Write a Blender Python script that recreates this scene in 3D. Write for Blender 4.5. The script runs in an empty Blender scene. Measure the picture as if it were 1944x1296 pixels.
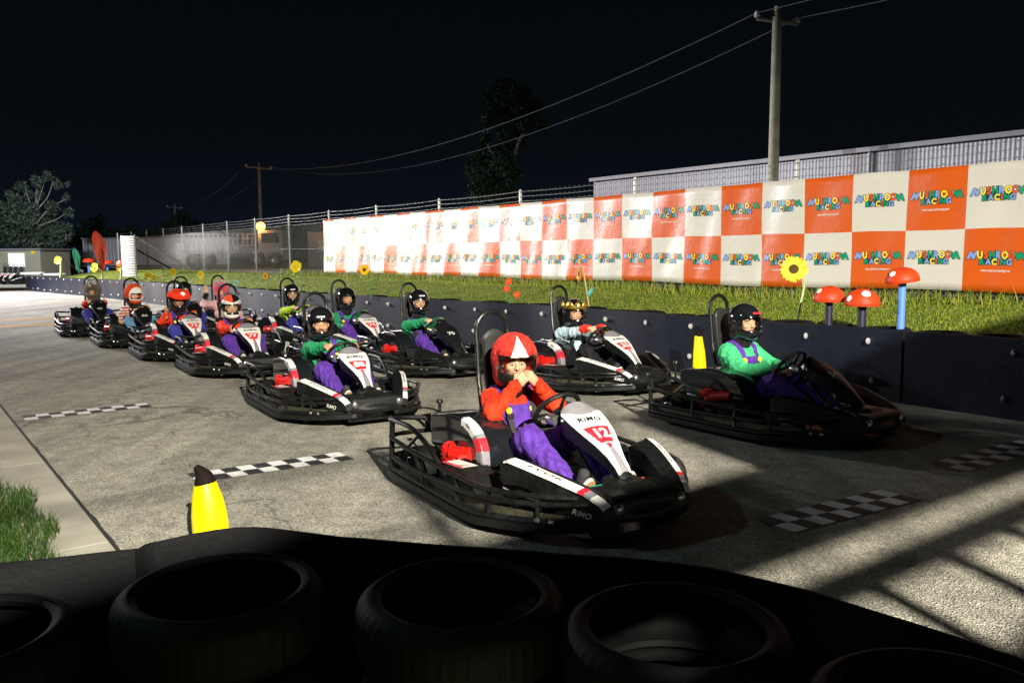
import bpy, bmesh, math, random
import numpy as np
from mathutils import Vector, Matrix, Euler
random.seed(7); rng = np.random.default_rng(7)
S = bpy.context.scene
C = S.collection
# ------------------------------------------------------------------ camera
F_PX, PITCH, ROLL, YAW, EYE = 1595.7, 0.10296, -0.0063, 0.6413, 1.65
RGT = Vector((math.cos(ROLL), math.sin(ROLL)*math.sin(PITCH), math.sin(ROLL)*math.cos(PITCH)))
FWD = Vector((0, math.cos(PITCH), -math.sin(PITCH)))
UPV = RGT.cross(FWD)
cam = bpy.data.cameras.new('camera'); co = bpy.data.objects.new('camera', cam); C.objects.link(co)
co.matrix_world = Matrix((( RGT.x, UPV.x, -FWD.x, 0), (RGT.y, UPV.y, -FWD.y, 0), (RGT.z, UPV.z, -FWD.z, EYE), (0, 0, 0, 1)))
cam.sensor_width = 36; cam.lens = F_PX/1944*36; cam.clip_start = .05; cam.clip_end = 1500
S.camera = co
# ------------------------------------------------------------------ world, lights, exposure
w = bpy.data.worlds.new('World'); S.world = w; w.use_nodes = True
nt = w.node_tree; bg = nt.nodes['Background']
tc = nt.nodes.new('ShaderNodeTexCoord'); sx = nt.nodes.new('ShaderNodeSeparateXYZ'); rp = nt.nodes.new('ShaderNodeValToRGB')
nt.links.new(tc.outputs['Generated'], sx.inputs[0]); nt.links.new(sx.outputs['Z'], rp.inputs[0]); nt.links.new(rp.outputs[0], bg.inputs[0])
e = rp.color_ramp.elements; e[0].position = 0; e[0].color = (.0036, .0058, .0120, 1); e[1].position = .34; e[1].color = (.0016, .0023, .0023, 1)
m_ = e.new(.12); m_.color = (.0022, .0034, .0052, 1)
bg.inputs[1].default_value = 1.0
S.view_settings.view_transform = 'Standard'; S.view_settings.look = 'None'; S.view_settings.gamma = 1; S.view_settings.exposure = 0
A = Vector((-math.sin(YAW), math.cos(YAW), 0)); B = Vector((math.cos(YAW), math.sin(YAW), 0))
def W(s, t, z=0): return A*s + B*t + Vector((0, 0, z))
def spot(name, pos, aim, power, size, color, blend=.5, radius=.12):
    l = bpy.data.lights.new(name, 'SPOT'); l.energy = power; l.spot_size = math.radians(size); l.spot_blend = blend
    l.color = color; l.shadow_soft_size = radius
    o = bpy.data.objects.new(name, l); C.objects.link(o); o.location = pos
    o.rotation_euler = (Vector(aim)-Vector(pos)).to_track_quat('-Z', 'Y').to_euler()
    return o
L2 = W(-10, -1.8, 8)
spot('floodlight', L2, W(3.5, 4.6, 0), 46000, 66, (1, .93, .78), 1.0, .042)
L1 = Vector((-31, 37, 9))
spot('floodlight', L1, (-20, 34, 0), 66000, 92, (1, .94, .97), 1.0, .3)
spot('floodlight', (-32, 40, 8), (-4.9, 27, 1.6), 66000, 25, (1, .95, .90), 1.0, .3)
spot('floodlight', (-30, 27, 9), (-1, 21, 2), 26000, 42, (.92, .95, 1), 1.0, .25)
spot('floodlight', (-27, 44, 9), (-32, 56, 2.5), 13000, 110, (.92, .96, 1), .9, .3)  # extra lamp added to brighten the gum tree and the hut
spot('floodlight', (-9, 2.5, 8), (3, 6.5, 0), 480, 60, (.6, .95, .95), .9, .3)

# ------------------------------------------------------------------ helpers
def ray(x, y): return ((x-972)/F_PX)*RGT + ((648-y)/F_PX)*UPV + FWD
def at(x, y, z=0):
    d = ray(x, y); return Vector((0, 0, EYE)) + d*((z-EYE)/d.z)
def dep(x, y, Y):
    d = ray(x, y); return Vector((0, 0, EYE)) + d*(Y/d.y)
def mat(name, col, rough=.6, spec=.5, metal=0, bump=0, bscale=50, vary=0, vscale=5, coat=0, emit=None, trans=0, sheen=0):
    m = bpy.data.materials.new(name); m.use_nodes = True; n = m.node_tree; p = n.nodes['Principled BSDF']
    p.inputs['Base Color'].default_value = (*col, 1); p.inputs['Roughness'].default_value = rough
    p.inputs['Specular IOR Level'].default_value = spec; p.inputs['Metallic'].default_value = metal
    p.inputs['Coat Weight'].default_value = coat; p.inputs['Sheen Weight'].default_value = sheen
    if trans: p.inputs['Transmission Weight'].default_value = trans
    if emit: p.inputs['Emission Color'].default_value = (*emit[0], 1); p.inputs['Emission Strength'].default_value = emit[1]
    t = n.nodes.new('ShaderNodeTexCoord')
    if vary:
        no = n.nodes.new('ShaderNodeTexNoise'); no.inputs['Scale'].default_value = vscale; no.inputs['Detail'].default_value = 6
        n.links.new(t.outputs['Object'], no.inputs['Vector'])
        r = n.nodes.new('ShaderNodeValToRGB'); r.color_ramp.elements[0].position = .3; r.color_ramp.elements[1].position = .7
        r.color_ramp.elements[0].color = (*[max(0, c*(1-vary)) for c in col], 1); r.color_ramp.elements[1].color = (*[min(1, c*(1+vary)) for c in col], 1)
        n.links.new(no.outputs[0], r.inputs[0]); n.links.new(r.outputs[0], p.inputs['Base Color'])
    if bump:
        no = n.nodes.new('ShaderNodeTexNoise'); no.inputs['Scale'].default_value = bscale; no.inputs['Detail'].default_value = 4
        n.links.new(t.outputs['Object'], no.inputs['Vector'])
        b = n.nodes.new('ShaderNodeBump'); b.inputs['Strength'].default_value = bump; b.inputs['Distance'].default_value = .02
        n.links.new(no.outputs[0], b.inputs['Height']); n.links.new(b.outputs[0], p.inputs['Normal'])
    return m
def mk(name, v, f, mats, parent=None, mi=None, smooth=True, sharp=None):
    me = bpy.data.meshes.new(name)
    v = np.asarray(v, dtype=np.float32)
    if isinstance(f, np.ndarray):
        n, k = f.shape
        me.vertices.add(len(v)); me.vertices.foreach_set('co', v.ravel())
        me.loops.add(n*k); me.loops.foreach_set('vertex_index', f.astype(np.int32).ravel())
        me.polygons.add(n); me.polygons.foreach_set('loop_start', np.arange(0, n*k, k, dtype=np.int32))
        me.update(calc_edges=True)
    else:
        me.from_pydata([tuple(map(float, q)) for q in v], [], [tuple(map(int, q)) for q in f])
    if not isinstance(mats, (list, tuple)): mats = [mats]
    for m in mats: me.materials.append(m)
    if mi is not None: me.polygons.foreach_set('material_index', np.asarray(mi, dtype=np.int32))
    me.polygons.foreach_set('use_smooth', np.full(len(me.polygons), smooth))
    if smooth and sharp: me.set_sharp_from_angle(angle=math.radians(sharp))
    me.update()
    o = bpy.data.objects.new(name, me); C.objects.link(o)
    if parent: o.parent = parent
    return o
def tag(o, label=None, cat=None, group=None, kind=None):
    if label: o['label'] = label
    if cat: o['category'] = cat
    if group: o['group'] = group
    if kind: o['kind'] = kind
    return o
def empty(name, loc=(0, 0, 0), rz=0):
    o = bpy.data.objects.new(name, None); C.objects.link(o); o.location = loc; o.rotation_euler = (0, 0, rz); o.empty_display_size = .1
    return o
def copy_tree(o, parent=None):
    c = o.copy(); C.objects.link(c); c.parent = parent
    for ch in [q for q in KIDS.get(o.name, [])]: copy_tree(ch, c)
    return c
KIDS = {}
def index_kids():
    KIDS.clear()
    for o in bpy.data.objects:
        if o.parent: KIDS.setdefault(o.parent.name, []).append(o)
class MB:
    def __init__(s): s.v = []; s.f = []; s.m = []
    def add(s, v, f, m=0):
        n = len(s.v); s.v += [tuple(q) for q in v]; s.f += [tuple(i+n for i in q) for q in f]; s.m += [m]*len(f)
    def box(s, c, h, m=0, R=None, bev=0):
        bm = bmesh.new(); bmesh.ops.create_cube(bm, size=1)
        for q in bm.verts: q.co = Vector((q.co.x*2*h[0], q.co.y*2*h[1], q.co.z*2*h[2]))
        if bev: bmesh.ops.bevel(bm, geom=bm.edges[:], offset=bev, segments=2, affect='EDGES', profile=.5)
        bm.verts.index_update()
        R = R or Matrix.Identity(3)
        s.add([R @ q.co + Vector(c) for q in bm.verts], [[x.index for x in q.verts] for q in bm.faces], m); bm.free()
    def tube(s, pts, r, n=8, m=0, closed=False, cap=True):
        pts = [Vector(p) for p in pts]; N = len(pts); rr = r if isinstance(r, (list, tuple)) else [r]*N
        tang = []
        for i in range(N):
            a_ = pts[(i-1) % N] if (closed or i > 0) else pts[i]; b_ = pts[(i+1) % N] if (closed or i < N-1) else pts[i]
            tang.append((b_-a_).normalized())
        u = tang[0].orthogonal().normalized(); v = []
        for i in range(N):
            u = (u - tang[i]*u.dot(tang[i])); u = u.normalized() if u.length > 1e-6 else tang[i].orthogonal().normalized()
            w_ = tang[i].cross(u)
            for k in range(n):
                a_ = 2*math.pi*k/n; v.append(pts[i] + (u*math.cos(a_) + w_*math.sin(a_))*rr[i])
        f = []
        for i in range(N if closed else N-1):
            j = (i+1) % N
            for k in range(n): f.append((i*n+k, i*n+(k+1) % n, j*n+(k+1) % n, j*n+k))
        if not closed and cap: f.append(tuple(range(n-1, -1, -1))); f.append(tuple((N-1)*n+k for k in range(n)))
        s.add(v, f, m)
    def lathe(s, prof, n=24, c=(0, 0, 0), axis='z', m=0, closed=False, mf=None):
        v = []; f = []; P = len(prof)
        for k in range(n):
            a_ = 2*math.pi*k/n; ca, sa = math.cos(a_), math.sin(a_)
            for r, h in prof:
                q = (r*ca, r*sa, h) if axis == 'z' else ((h, r*ca, r*sa) if axis == 'x' else (r*sa, h, r*ca))
                v.append((q[0]+c[0], q[1]+c[1], q[2]+c[2]))
        for k in range(n):
            k2 = (k+1) % n
            for i in range(P if closed else P-1):
                j = (i+1) % P; f.append((k*P+i, k2*P+i, k2*P+j, k*P+j))
        s.add(v, f, m)
    def build(s, name, mats, parent=None, sharp=35, smooth=True): return mk(name, s.v, s.f, mats, parent, s.m, smooth, sharp)
def bez(pts, n=6):
    """Catmull-Rom through points"""
    P = [Vector(p) for p in pts]; out = []
    for i in range(len(P)-1):
        p0 = P[max(i-1, 0)]; p1 = P[i]; p2 = P[i+1]; p3 = P[min(i+2, len(P)-1)]
        for k in range(n):
            t = k/n; out.append(.5*((2*p1)+(-p0+p2)*t+(2*p0-5*p1+4*p2-p3)*t*t+(-p0+3*p1-3*p2+p3)*t**3))
    out.append(P[-1]); return out
# -------- signed-distance modelling (smooth continuous bodies)
def sdf_grid(prims, h, pad=.03, extra=None):
    lo = np.array([1e9]*3); hi = -lo
    for p in prims:
        if p[0] == 'c': pts = np.array([p[1], p[2]], float); r = max(p[3], p[4])
        else: pts = np.array([p[1]], float); r = max(p[2])*1.05
        lo = np.minimum(lo, pts.min(0)-r); hi = np.maximum(hi, pts.max(0)+r)
    lo -= pad; hi += pad
    n = np.ceil((hi-lo)/h).astype(int)+1
    ax = [lo[i]+h*np.arange(n[i]) for i in range(3)]
    V = np.full(n, 1., dtype=np.float64)
    for p in prims:
        k = p[-1]
        if p[0] == 'c': pts = np.array([p[1], p[2]], float); r = max(p[3], p[4])
        else: pts = np.array([p[1]], float); r = max(p[2])*1.05
        mg = r+k+3*h+.01
        i0 = np.clip(((pts.min(0)-mg-lo)/h).astype(int), 0, n-1); i1 = np.clip(((pts.max(0)+mg-lo)/h).astype(int)+2, 1, n)
        X = ax[0][i0[0]:i1[0], None, None]; Y = ax[1][None, i0[1]:i1[1], None]; Z = ax[2][None, None, i0[2]:i1[2]]
        if p[0] == 'c':
            a_, b_ = pts; ba = b_-a_; L = max(ba@ba, 1e-9)
            t = np.clip(((X-a_[0])*ba[0]+(Y-a_[1])*ba[1]+(Z-a_[2])*ba[2])/L, 0, 1)
            d = np.sqrt((X-a_[0]-t*ba[0])**2+(Y-a_[1]-t*ba[1])**2+(Z-a_[2]-t*ba[2])**2)-(p[3]+(p[4]-p[3])*t)
        elif p[0] == 'e':
            c_ = pts[0]; r_ = p[2]
            k0 = np.sqrt(((X-c_[0])/r_[0])**2+((Y-c_[1])/r_[1])**2+((Z-c_[2])/r_[2])**2)
            k1 = np.sqrt(((X-c_[0])/r_[0]**2)**2+((Y-c_[1])/r_[1]**2)**2+((Z-c_[2])/r_[2]**2)**2)+1e-9
            d = k0*(k0-1)/k1
        else:  # rounded box ('b', c, half, round, k)
            c_ = pts[0]; hf = p[2]; ro = p[3]
            qx = np.abs(X-c_[0])-hf[0]+ro; qy = np.abs(Y-c_[1])-hf[1]+ro; qz = np.abs(Z-c_[2])-hf[2]+ro
            d = np.sqrt(np.maximum(qx, 0)**2+np.maximum(qy, 0)**2+np.maximum(qz, 0)**2)+np.minimum(np.maximum(qx, np.maximum(qy, qz)), 0)-ro
        s_ = np.s_[i0[0]:i1[0], i0[1]:i1[1], i0[2]:i1[2]]
        a = V[s_]
        if k > 0:
            hh = np.maximum(k-np.abs(a-d), 0)/k; V[s_] = np.minimum(a, d)-hh*hh*k*.25
        else: V[s_] = np.minimum(a, d)
    return V, ax, lo
def nets(V, lo, h):
    sg = V < 0
    c = sum(sg[i:V.shape[0]-1+i, j:V.shape[1]-1+j, k:V.shape[2]-1+k].astype(np.int8) for i in (0, 1) for j in (0, 1) for k in (0, 1))
    m = (c > 0) & (c < 8); I, J, K = np.nonzero(m)
    idx = np.full(m.shape, -1, dtype=np.int64); idx[I, J, K] = np.arange(len(I))
    acc = np.zeros((len(I), 3)); cnt = np.zeros(len(I))
    for ax_ in range(3):
        o = [q for q in range(3) if q != ax_]
        for p in (0, 1):
            for q in (0, 1):
                of = [0, 0, 0]; of[o[0]] = p; of[o[1]] = q; of2 = list(of); of2[ax_] = 1
                v0 = V[I+of[0], J+of[1], K+of[2]]; v1 = V[I+of2[0], J+of2[1], K+of2[2]]
                cr = (v0 < 0) != (v1 < 0)
                t = np.where(cr, v0/np.where(v0 == v1, 1, v0-v1), 0)
                pos = np.array(of, float)[None, :].repeat(len(I), 0); pos[:, ax_] += t
                acc[cr] += pos[cr]; cnt[cr] += 1
    P = acc/np.maximum(cnt, 1)[:, None]+np.stack([I, J, K], 1); P = P*h+lo
    F = []
    nx, ny, nz = V.shape
    for ax_ in range(3):
        s0 = [slice(1, -1)]*3; s0[ax_] = slice(0, -1); s1 = list(s0); s1[ax_] = slice(1, None)
        a = sg[tuple(s0)]; b = sg[tuple(s1)]
        X = np.nonzero(a != b); fl = a[X]
        G = [X[q]+(0 if q == ax_ else 1) for q in range(3)]
        o1, o2 = (ax_+1) % 3, (ax_+2) % 3
        def cell(d1, d2):
            g = list(G); g[o1] = g[o1]-d1; g[o2] = g[o2]-d2; return idx[g[0], g[1], g[2]]
        q = np.stack([cell(1, 1), cell(0, 1), cell(0, 0), cell(1, 0)], 1)
        q[~fl] = q[~fl][:, ::-1]; F.append(q)
    F = np.concatenate(F); F = F[(F >= 0).all(1)]
    return P, F
def sdf(prims, h, mod=None, pad=.03):
    V, ax, lo = sdf_grid(prims, h, pad)
    if mod is not None: V = mod(V, ax[0][:, None, None], ax[1][None, :, None], ax[2][None, None, :])
    V[0], V[-1] = 1, 1; V[:, 0], V[:, -1] = 1, 1; V[:, :, 0], V[:, :, -1] = 1, 1
    return nets(V, lo, h)
def cent(P, F): return P[F].mean(1)
_tx = {}
def text_mesh(s, bold=0., shear=0., sp=1.):
    key = (s, bold, shear, sp)
    if key in _tx: return _tx[key]
    cu = bpy.data.curves.new('text', 'FONT'); cu.body = s; cu.size = 1; cu.offset = bold; cu.shear = shear; cu.space_character = sp
    cu.align_x = 'CENTER'; cu.align_y = 'CENTER'; cu.resolution_u = 3
    o = bpy.data.objects.new('text', cu); C.objects.link(o); bpy.context.view_layer.update()
    me = bpy.data.meshes.new_from_object(o); v = np.array([q.co[:] for q in me.vertices]); f = [tuple(p.vertices) for p in me.polygons]
    bpy.data.objects.remove(o); bpy.data.curves.remove(cu); bpy.data.meshes.remove(me)
    _tx[key] = (v, f); return v, f
# ------------------------------------------------------------------ materials
M = {}
M['black_metal'] = mat('black powder coat', (.008, .009, .009), .30, .28, bump=.12, bscale=90, vary=.5, vscale=30)
M['black_plastic'] = mat('black plastic', (.007, .008, .008), .45, .25, bump=.2, bscale=90, vary=.5, vscale=25)
M['gloss_black'] = mat('gloss black shell', (.008, .009, .011), .13, .6, coat=.4)
M['seat_black'] = mat('black seat shell', (.015, .016, .016), .5, .4, bump=.1, bscale=60)
M['rubber'] = mat('tyre rubber', (.006, .006, .0065), .65, .18, bump=.10, bscale=160, vary=.35, vscale=9)
M['scuff'] = mat('scuffed rub strip', (.035, .034, .022), .5, .4, vary=.6, vscale=14, bump=.2, bscale=70)
M['white'] = mat('white decal', (.74, .73, .70), .35, vary=.06, vscale=12)
M['grey'] = mat('grey decal', (.19, .18, .20), .4, vary=.1, vscale=20)
M['red'] = mat('red decal', (.72, .02, .035), .35)
M['redmetal'] = mat('red painted metal', (.62, .012, .008), .3, coat=.3)
M['steel'] = mat('dull steel', (.42, .42, .44), .3, metal=.9, bump=.05)
M['green_paint'] = mat('green pedal paint', (.01, .24, .14), .35)
M['orange_paint'] = mat('orange pedal paint', (.75, .08, .01), .35)
M['webbing'] = mat('black webbing', (.012, .012, .013), .7, bump=.3, bscale=200)
M['yellow'] = mat('yellow vinyl', (.90, .68, .0), .35, vary=.05, vscale=4)
M['brown_dark'] = mat('dark brown vinyl', (.006, .003, .002), .8, .15)
M['galv'] = mat('galvanised pipe', (.42, .42, .40), .45, metal=.35, vary=.2, vscale=8)
M['concrete'] = mat('concrete', (.34, .32, .27), .85, .2, vary=.22, vscale=2.2, bump=.35, bscale=90)
M['yellow_line'] = mat('yellow road paint', (.45, .22, .0), .6, vary=.12, vscale=6, bump=.2, bscale=90)
M['lime'] = mat('lime cloth', (.42, .62, .03), .8, .2, bump=.3, bscale=35, sheen=.3)
def cloth(name, col, sc=1., sheen=.4, stripes=None):
    m = bpy.data.materials.new(name); m.use_nodes = True; n = m.node_tree; p = n.nodes['Principled BSDF']
    p.inputs['Roughness'].default_value = .75; p.inputs['Specular IOR Level'].default_value = .2
    p.inputs['Sheen Weight'].default_value = sheen; p.inputs['Sheen Roughness'].default_value = .4; p.inputs['Sheen Tint'].default_value = (*[min(1, c*1.3+.05) for c in col], 1)
    t = n.nodes.new('ShaderNodeTexCoord'); mp = n.nodes.new('ShaderNodeMapping'); n.links.new(t.outputs['Object'], mp.inputs[0])
    no = n.nodes.new('ShaderNodeTexNoise'); no.inputs['Scale'].default_value = 9*sc; no.inputs['Detail'].default_value = 3; no.inputs['Distortion'].default_value = 1.2
    n.links.new(mp.outputs[0], no.inputs['Vector'])
    n2 = n.nodes.new('ShaderNodeTexNoise'); n2.inputs['Scale'].default_value = 220; n.links.new(mp.outputs[0], n2.inputs['Vector'])
    b = n.nodes.new('ShaderNodeBump'); b.inputs['Strength'].default_value = .75; b.inputs['Distance'].default_value = .05; n.links.new(no.outputs[0], b.inputs['Height'])
    b2 = n.nodes.new('ShaderNodeBump'); b2.inputs['Strength'].default_value = .25; b2.inputs['Distance'].default_value = .004; n.links.new(n2.outputs[0], b2.inputs['Height'])
    n.links.new(b.outputs[0], b2.inputs['Normal']); n.links.new(b2.outputs[0], p.inputs['Normal'])
    r = n.nodes.new('ShaderNodeValToRGB'); r.color_ramp.elements[0].position = .35; r.color_ramp.elements[1].position = .68
    r.color_ramp.elements[0].color = (*[c*.8 for c in col], 1); r.color_ramp.elements[1].color = (*[min(1, c*1.15) for c in col], 1)
    n.links.new(no.outputs[0], r.inputs[0])
    if stripes:
        wv = n.nodes.new('ShaderNodeTexWave'); wv.bands_direction = 'Z'; wv.inputs['Scale'].default_value = 6.5; wv.inputs['Distortion'].default_value = 1.0; wv.inputs['Detail'].default_value = 0
        n.links.new(mp.outputs[0], wv.inputs['Vector']); r2 = n.nodes.new('ShaderNodeValToRGB'); r2.color_ramp.interpolation = 'CONSTANT'
        r2.color_ramp.elements[0].color = (*stripes, 1); r2.color_ramp.elements[1].position = .5; r2.color_ramp.elements[1].color = (*col, 1)
        n.links.new(wv.outputs[1], r2.inputs[0]); n.links.new(r2.outputs[0], p.inputs['Base Color'])
    else: n.links.new(r.outputs[0], p.inputs['Base Color'])
    return m
M['red_cloth'] = cloth('red velour', (.72, .035, .008)); M['purple'] = cloth('purple cloth', (.085, .030, .27)); M['blue'] = cloth('blue cloth', (.045, .045, .30))
M['green_cloth'] = cloth('green cloth', (.012, .26, .10)); M['mint_cloth'] = cloth('bright green cloth', (.05, .42, .17)); M['lime'] = cloth('lime cloth', (.42, .60, .03)); M['pale_blue'] = cloth('pale blue race suit cloth', (.42, .56, .62))
M['cuff_red'] = cloth('red cuff cloth', (.7, .03, .02)); M['black_cloth'] = cloth('black cloth', (.012, .012, .014), sheen=.1); M['stripe'] = cloth('red and white striped knit', (.78, .68, .58), stripes=(.55, .03, .02))
M['denim'] = cloth('denim cloth', (.13, .30, .52)); M['pink_cloth'] = cloth('pale pink cloth', (.75, .45, .48))
M['orange_knit'] = cloth('orange knit', (.72, .07, .01), 3)
M['white_cloth'] = cloth('white felt', (.78, .76, .70), sheen=.1)
M['brown_fur'] = mat('brown fur', (.085, .055, .03), .95, .1, bump=1., bscale=130, vary=.5, vscale=60, sheen=.5)
M['pink_fur'] = mat('pink fur', (.80, .05, .12), .9, .1, bump=1., bscale=130, vary=.35, vscale=60, sheen=.5)
M['skin'] = mat('skin', (.62, .36, .22), .5, .4, bump=.05, bscale=200); M['skin2'] = mat('tan skin', (.47, .25, .14), .5, .4, bump=.05, bscale=200)
for k in ('skin', 'skin2'): M[k].node_tree.nodes['Principled BSDF'].inputs['Subsurface Weight'].default_value = .12; M[k].node_tree.nodes['Principled BSDF'].inputs['Subsurface Scale'].default_value = .01
M['lip'] = mat('lips', (.45, .13, .10), .4); M['hair'] = mat('dark hair', (.015, .01, .008), .6, bump=.4, bscale=250)
M['eye'] = mat('eye white', (.50, .47, .43), .15, coat=.5); M['iris'] = mat('dark iris', (.02, .012, .008), .1, coat=.5)
M['button'] = mat('yellow button', (.85, .62, .03), .35); M['gold'] = mat('gold foil', (.75, .50, .09), .25, metal=.9, bump=.3, bscale=40)
M['shoe'] = mat('black canvas shoe', (.02, .02, .022), .8, bump=.3, bscale=200); M['sole'] = mat('pale rubber sole', (.62, .58, .50), .6, bump=.15, bscale=80); M['gum'] = mat('gum rubber sole', (.42, .25, .10), .6, bump=.5, bscale=120)
def visor_mat():
    m = bpy.data.materials.new('clear visor'); m.use_nodes = True; n = m.node_tree; n.nodes.clear()
    o = n.nodes.new('ShaderNodeOutputMaterial'); mx = n.nodes.new('ShaderNodeMixShader'); tr = n.nodes.new('ShaderNodeBsdfTransparent'); gl = n.nodes.new('ShaderNodeBsdfGlossy'); fr = n.nodes.new('ShaderNodeFresnel')
    tr.inputs[0].default_value = (.86, .88, .88, 1); gl.inputs['Roughness'].default_value = .06; fr.inputs[0].default_value = 1.3
    mm = n.nodes.new('ShaderNodeMath'); mm.operation = 'ADD'; mm.inputs[1].default_value = .03; n.links.new(fr.outputs[0], mm.inputs[0])
    m3 = n.nodes.new('ShaderNodeMath'); m3.operation = 'MINIMUM'; m3.inputs[1].default_value = .22; n.links.new(mm.outputs[0], m3.inputs[0]); n.links.new(m3.outputs[0], mx.inputs[0]); n.links.new(tr.outputs[0], mx.inputs[1]); n.links.new(gl.outputs[0], mx.inputs[2]); n.links.new(mx.outputs[0], o.inputs[0])
    return m
M['visor'] = visor_mat()
# ------------------------------------------------------------------ kart (x = driver's right, y = forward)
def rot(rx=0, ry=0, rz=0): return Euler((math.radians(rx), math.radians(ry), math.radians(rz))).to_matrix()
FP = [(.40, .668, .150), (.46, .642, .150), (.54, .605, .142), (.63, .560, .122), (.72, .508, .090), (.80, .452, .062), (.87, .395, .050), (.93, .330, .045)]  # y, z, half width
def fair(u, v):
    """point on the steering fairing: v 0..1 along profile, u -1..1 across"""
    q = v*(len(FP)-1); i = min(int(q), len(FP)-2); k = q-i; a, b = FP[i], FP[i+1]
    y = a[0]+(b[0]-a[0])*k; z = a[1]+(b[1]-a[1])*k; hw = a[2]+(b[2]-a[2])*k
    if v < .10: hw = hw*(.82+1.8*v)
    arch = .030*max(0, 1-v/.16)*(1-u*u)
    return Vector((u*hw, y-.6*arch, z+.018*(1-u*u)+arch)), hw
def fair_n(u, v):
    p, _ = fair(u, v); a, _ = fair(u, min(1, v+.02)); b, _ = fair(u-.02, v); c, _ = fair(u+.02, v)
    return (c-b).cross(a-p).normalized()*(1 if (c-b).cross(a-p).z > 0 else -1), (c-b).normalized(), (a-p).normalized()
def fairing(white):
    NU, NV = 40, 110; v = []; f = []; mi = []
    for j in range(NV+1):
        for i in range(NU+1): v.append(fair(-1+2*i/NU, j/NV)[0])
    for j in range(NV):
        for i in range(NU):
            a = j*(NU+1)+i; f.append((a, a+1, a+NU+2, a+NU+1)); u = -1+2*(i+.5)/NU; q = (j+.5)/NV
            c = 0
            if white:
                au = abs(u); c = 1
                if q < .10+.11*(1-u*u)-.03: c = 2 if q < .08+.07*(1-u*u) or q > .0 else 1
                if q < .12*(1-u*u)+.02: c = 2
                if .37 < q < .58 and au < .74-.9*max(0, q-.37): c = 3
                if .60 < q < .64 and au < .30-4*(q-.60): c = 3
                if q > .57 and au < min(.62, .10+1.5*(q-.57)) : c = 2
                if q > .60 and q < .65 and au < .16: c = 3
                if q > .94: c = 0
            mi.append(c)
    n = len(v)
    for j in range(NV+1):  # side skirts
        for sgn, i in ((-1, 0), (1, NU)):
            p = v[j*(NU+1)+i]; q = j/NV; dz = .085*(1-q)+.05
            v.append(p+Vector((sgn*.004, 0, -.006))); v.append(p+Vector((-sgn*.035*(1-q), -.02, -dz)))
    for j in range(NV):
        for s_ in (0, 2):
            a = n+j*4+s_; ff = (a, a+4, a+5, a+1); f.append(ff if s_ else ff[::-1]); mi.append(0)
            t0 = j*(NU+1)+(0 if s_ == 0 else NU); t1 = t0+NU+1; ff = (t0, t1, a+4, a); f.append(ff if s_ else ff[::-1]); mi.append(0)
    # underside
    for j in range(NV): a = n+j*4; f.append((a+1, a+5, a+7, a+3)); mi.append(0)
    a = n; f.append((0, a, a+1, a+3, a+2, NU)); mi.append(0)
    a = n+NV*4; f.append((NV*(NU+1), a, a+1, a+3, a+2, NV*(NU+1)+NU)); mi.append(0)
    return v, f, mi
def on_fair(s, m, v0, size, parent, bold=.03, shear=0, usc=1., name='lettering', sp=1.0):
    tv, tf = text_mesh(s, bold, shear, sp); out = []
    for q in tv:
        vv = v0 - q[1]*size/1.02   # text up = toward steering wheel
        p, hw = fair(0, min(.999, max(.0, vv))); u = -q[0]*size*usc/hw
        p, _ = fair(max(-1.2, min(1.2, u)), min(.999, max(0, vv))); n, _, _ = fair_n(max(-.95, min(.95, u)), min(.95, max(.02, vv)))
        out.append(p+n*.004)
    return mk(name, out, [t for t in tf], m, parent, smooth=False)
def plane_text(s, m, O, X, Y, size, parent, bold=.02, shear=0., name='lettering', sp=1.):
    tv, tf = text_mesh(s, bold, shear, sp); O = Vector(O); X = Vector(X).normalized(); Y = Vector(Y).normalized(); n = X.cross(Y)
    return mk(name, [O+X*q[0]*size+Y*q[1]*size+n*.002 for q in tv], tf, m, parent, smooth=False)
def half_path(z, xo=0., end='full'):
    return [(.0, -.98, z), (.52+xo, -.98, z), (.68+xo, -.95, z), (.74+xo, -.86, z), (.745+xo, -.3, z), (.74+xo, .30, z), (.70+xo, .52, z+.015), (.56+xo, .79, z+.03), (.40+xo, .97, z+.045), (.22, 1.08, z+.055)]
def mirror(pts): return [(-p[0], p[1], p[2]) for p in pts]
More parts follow.
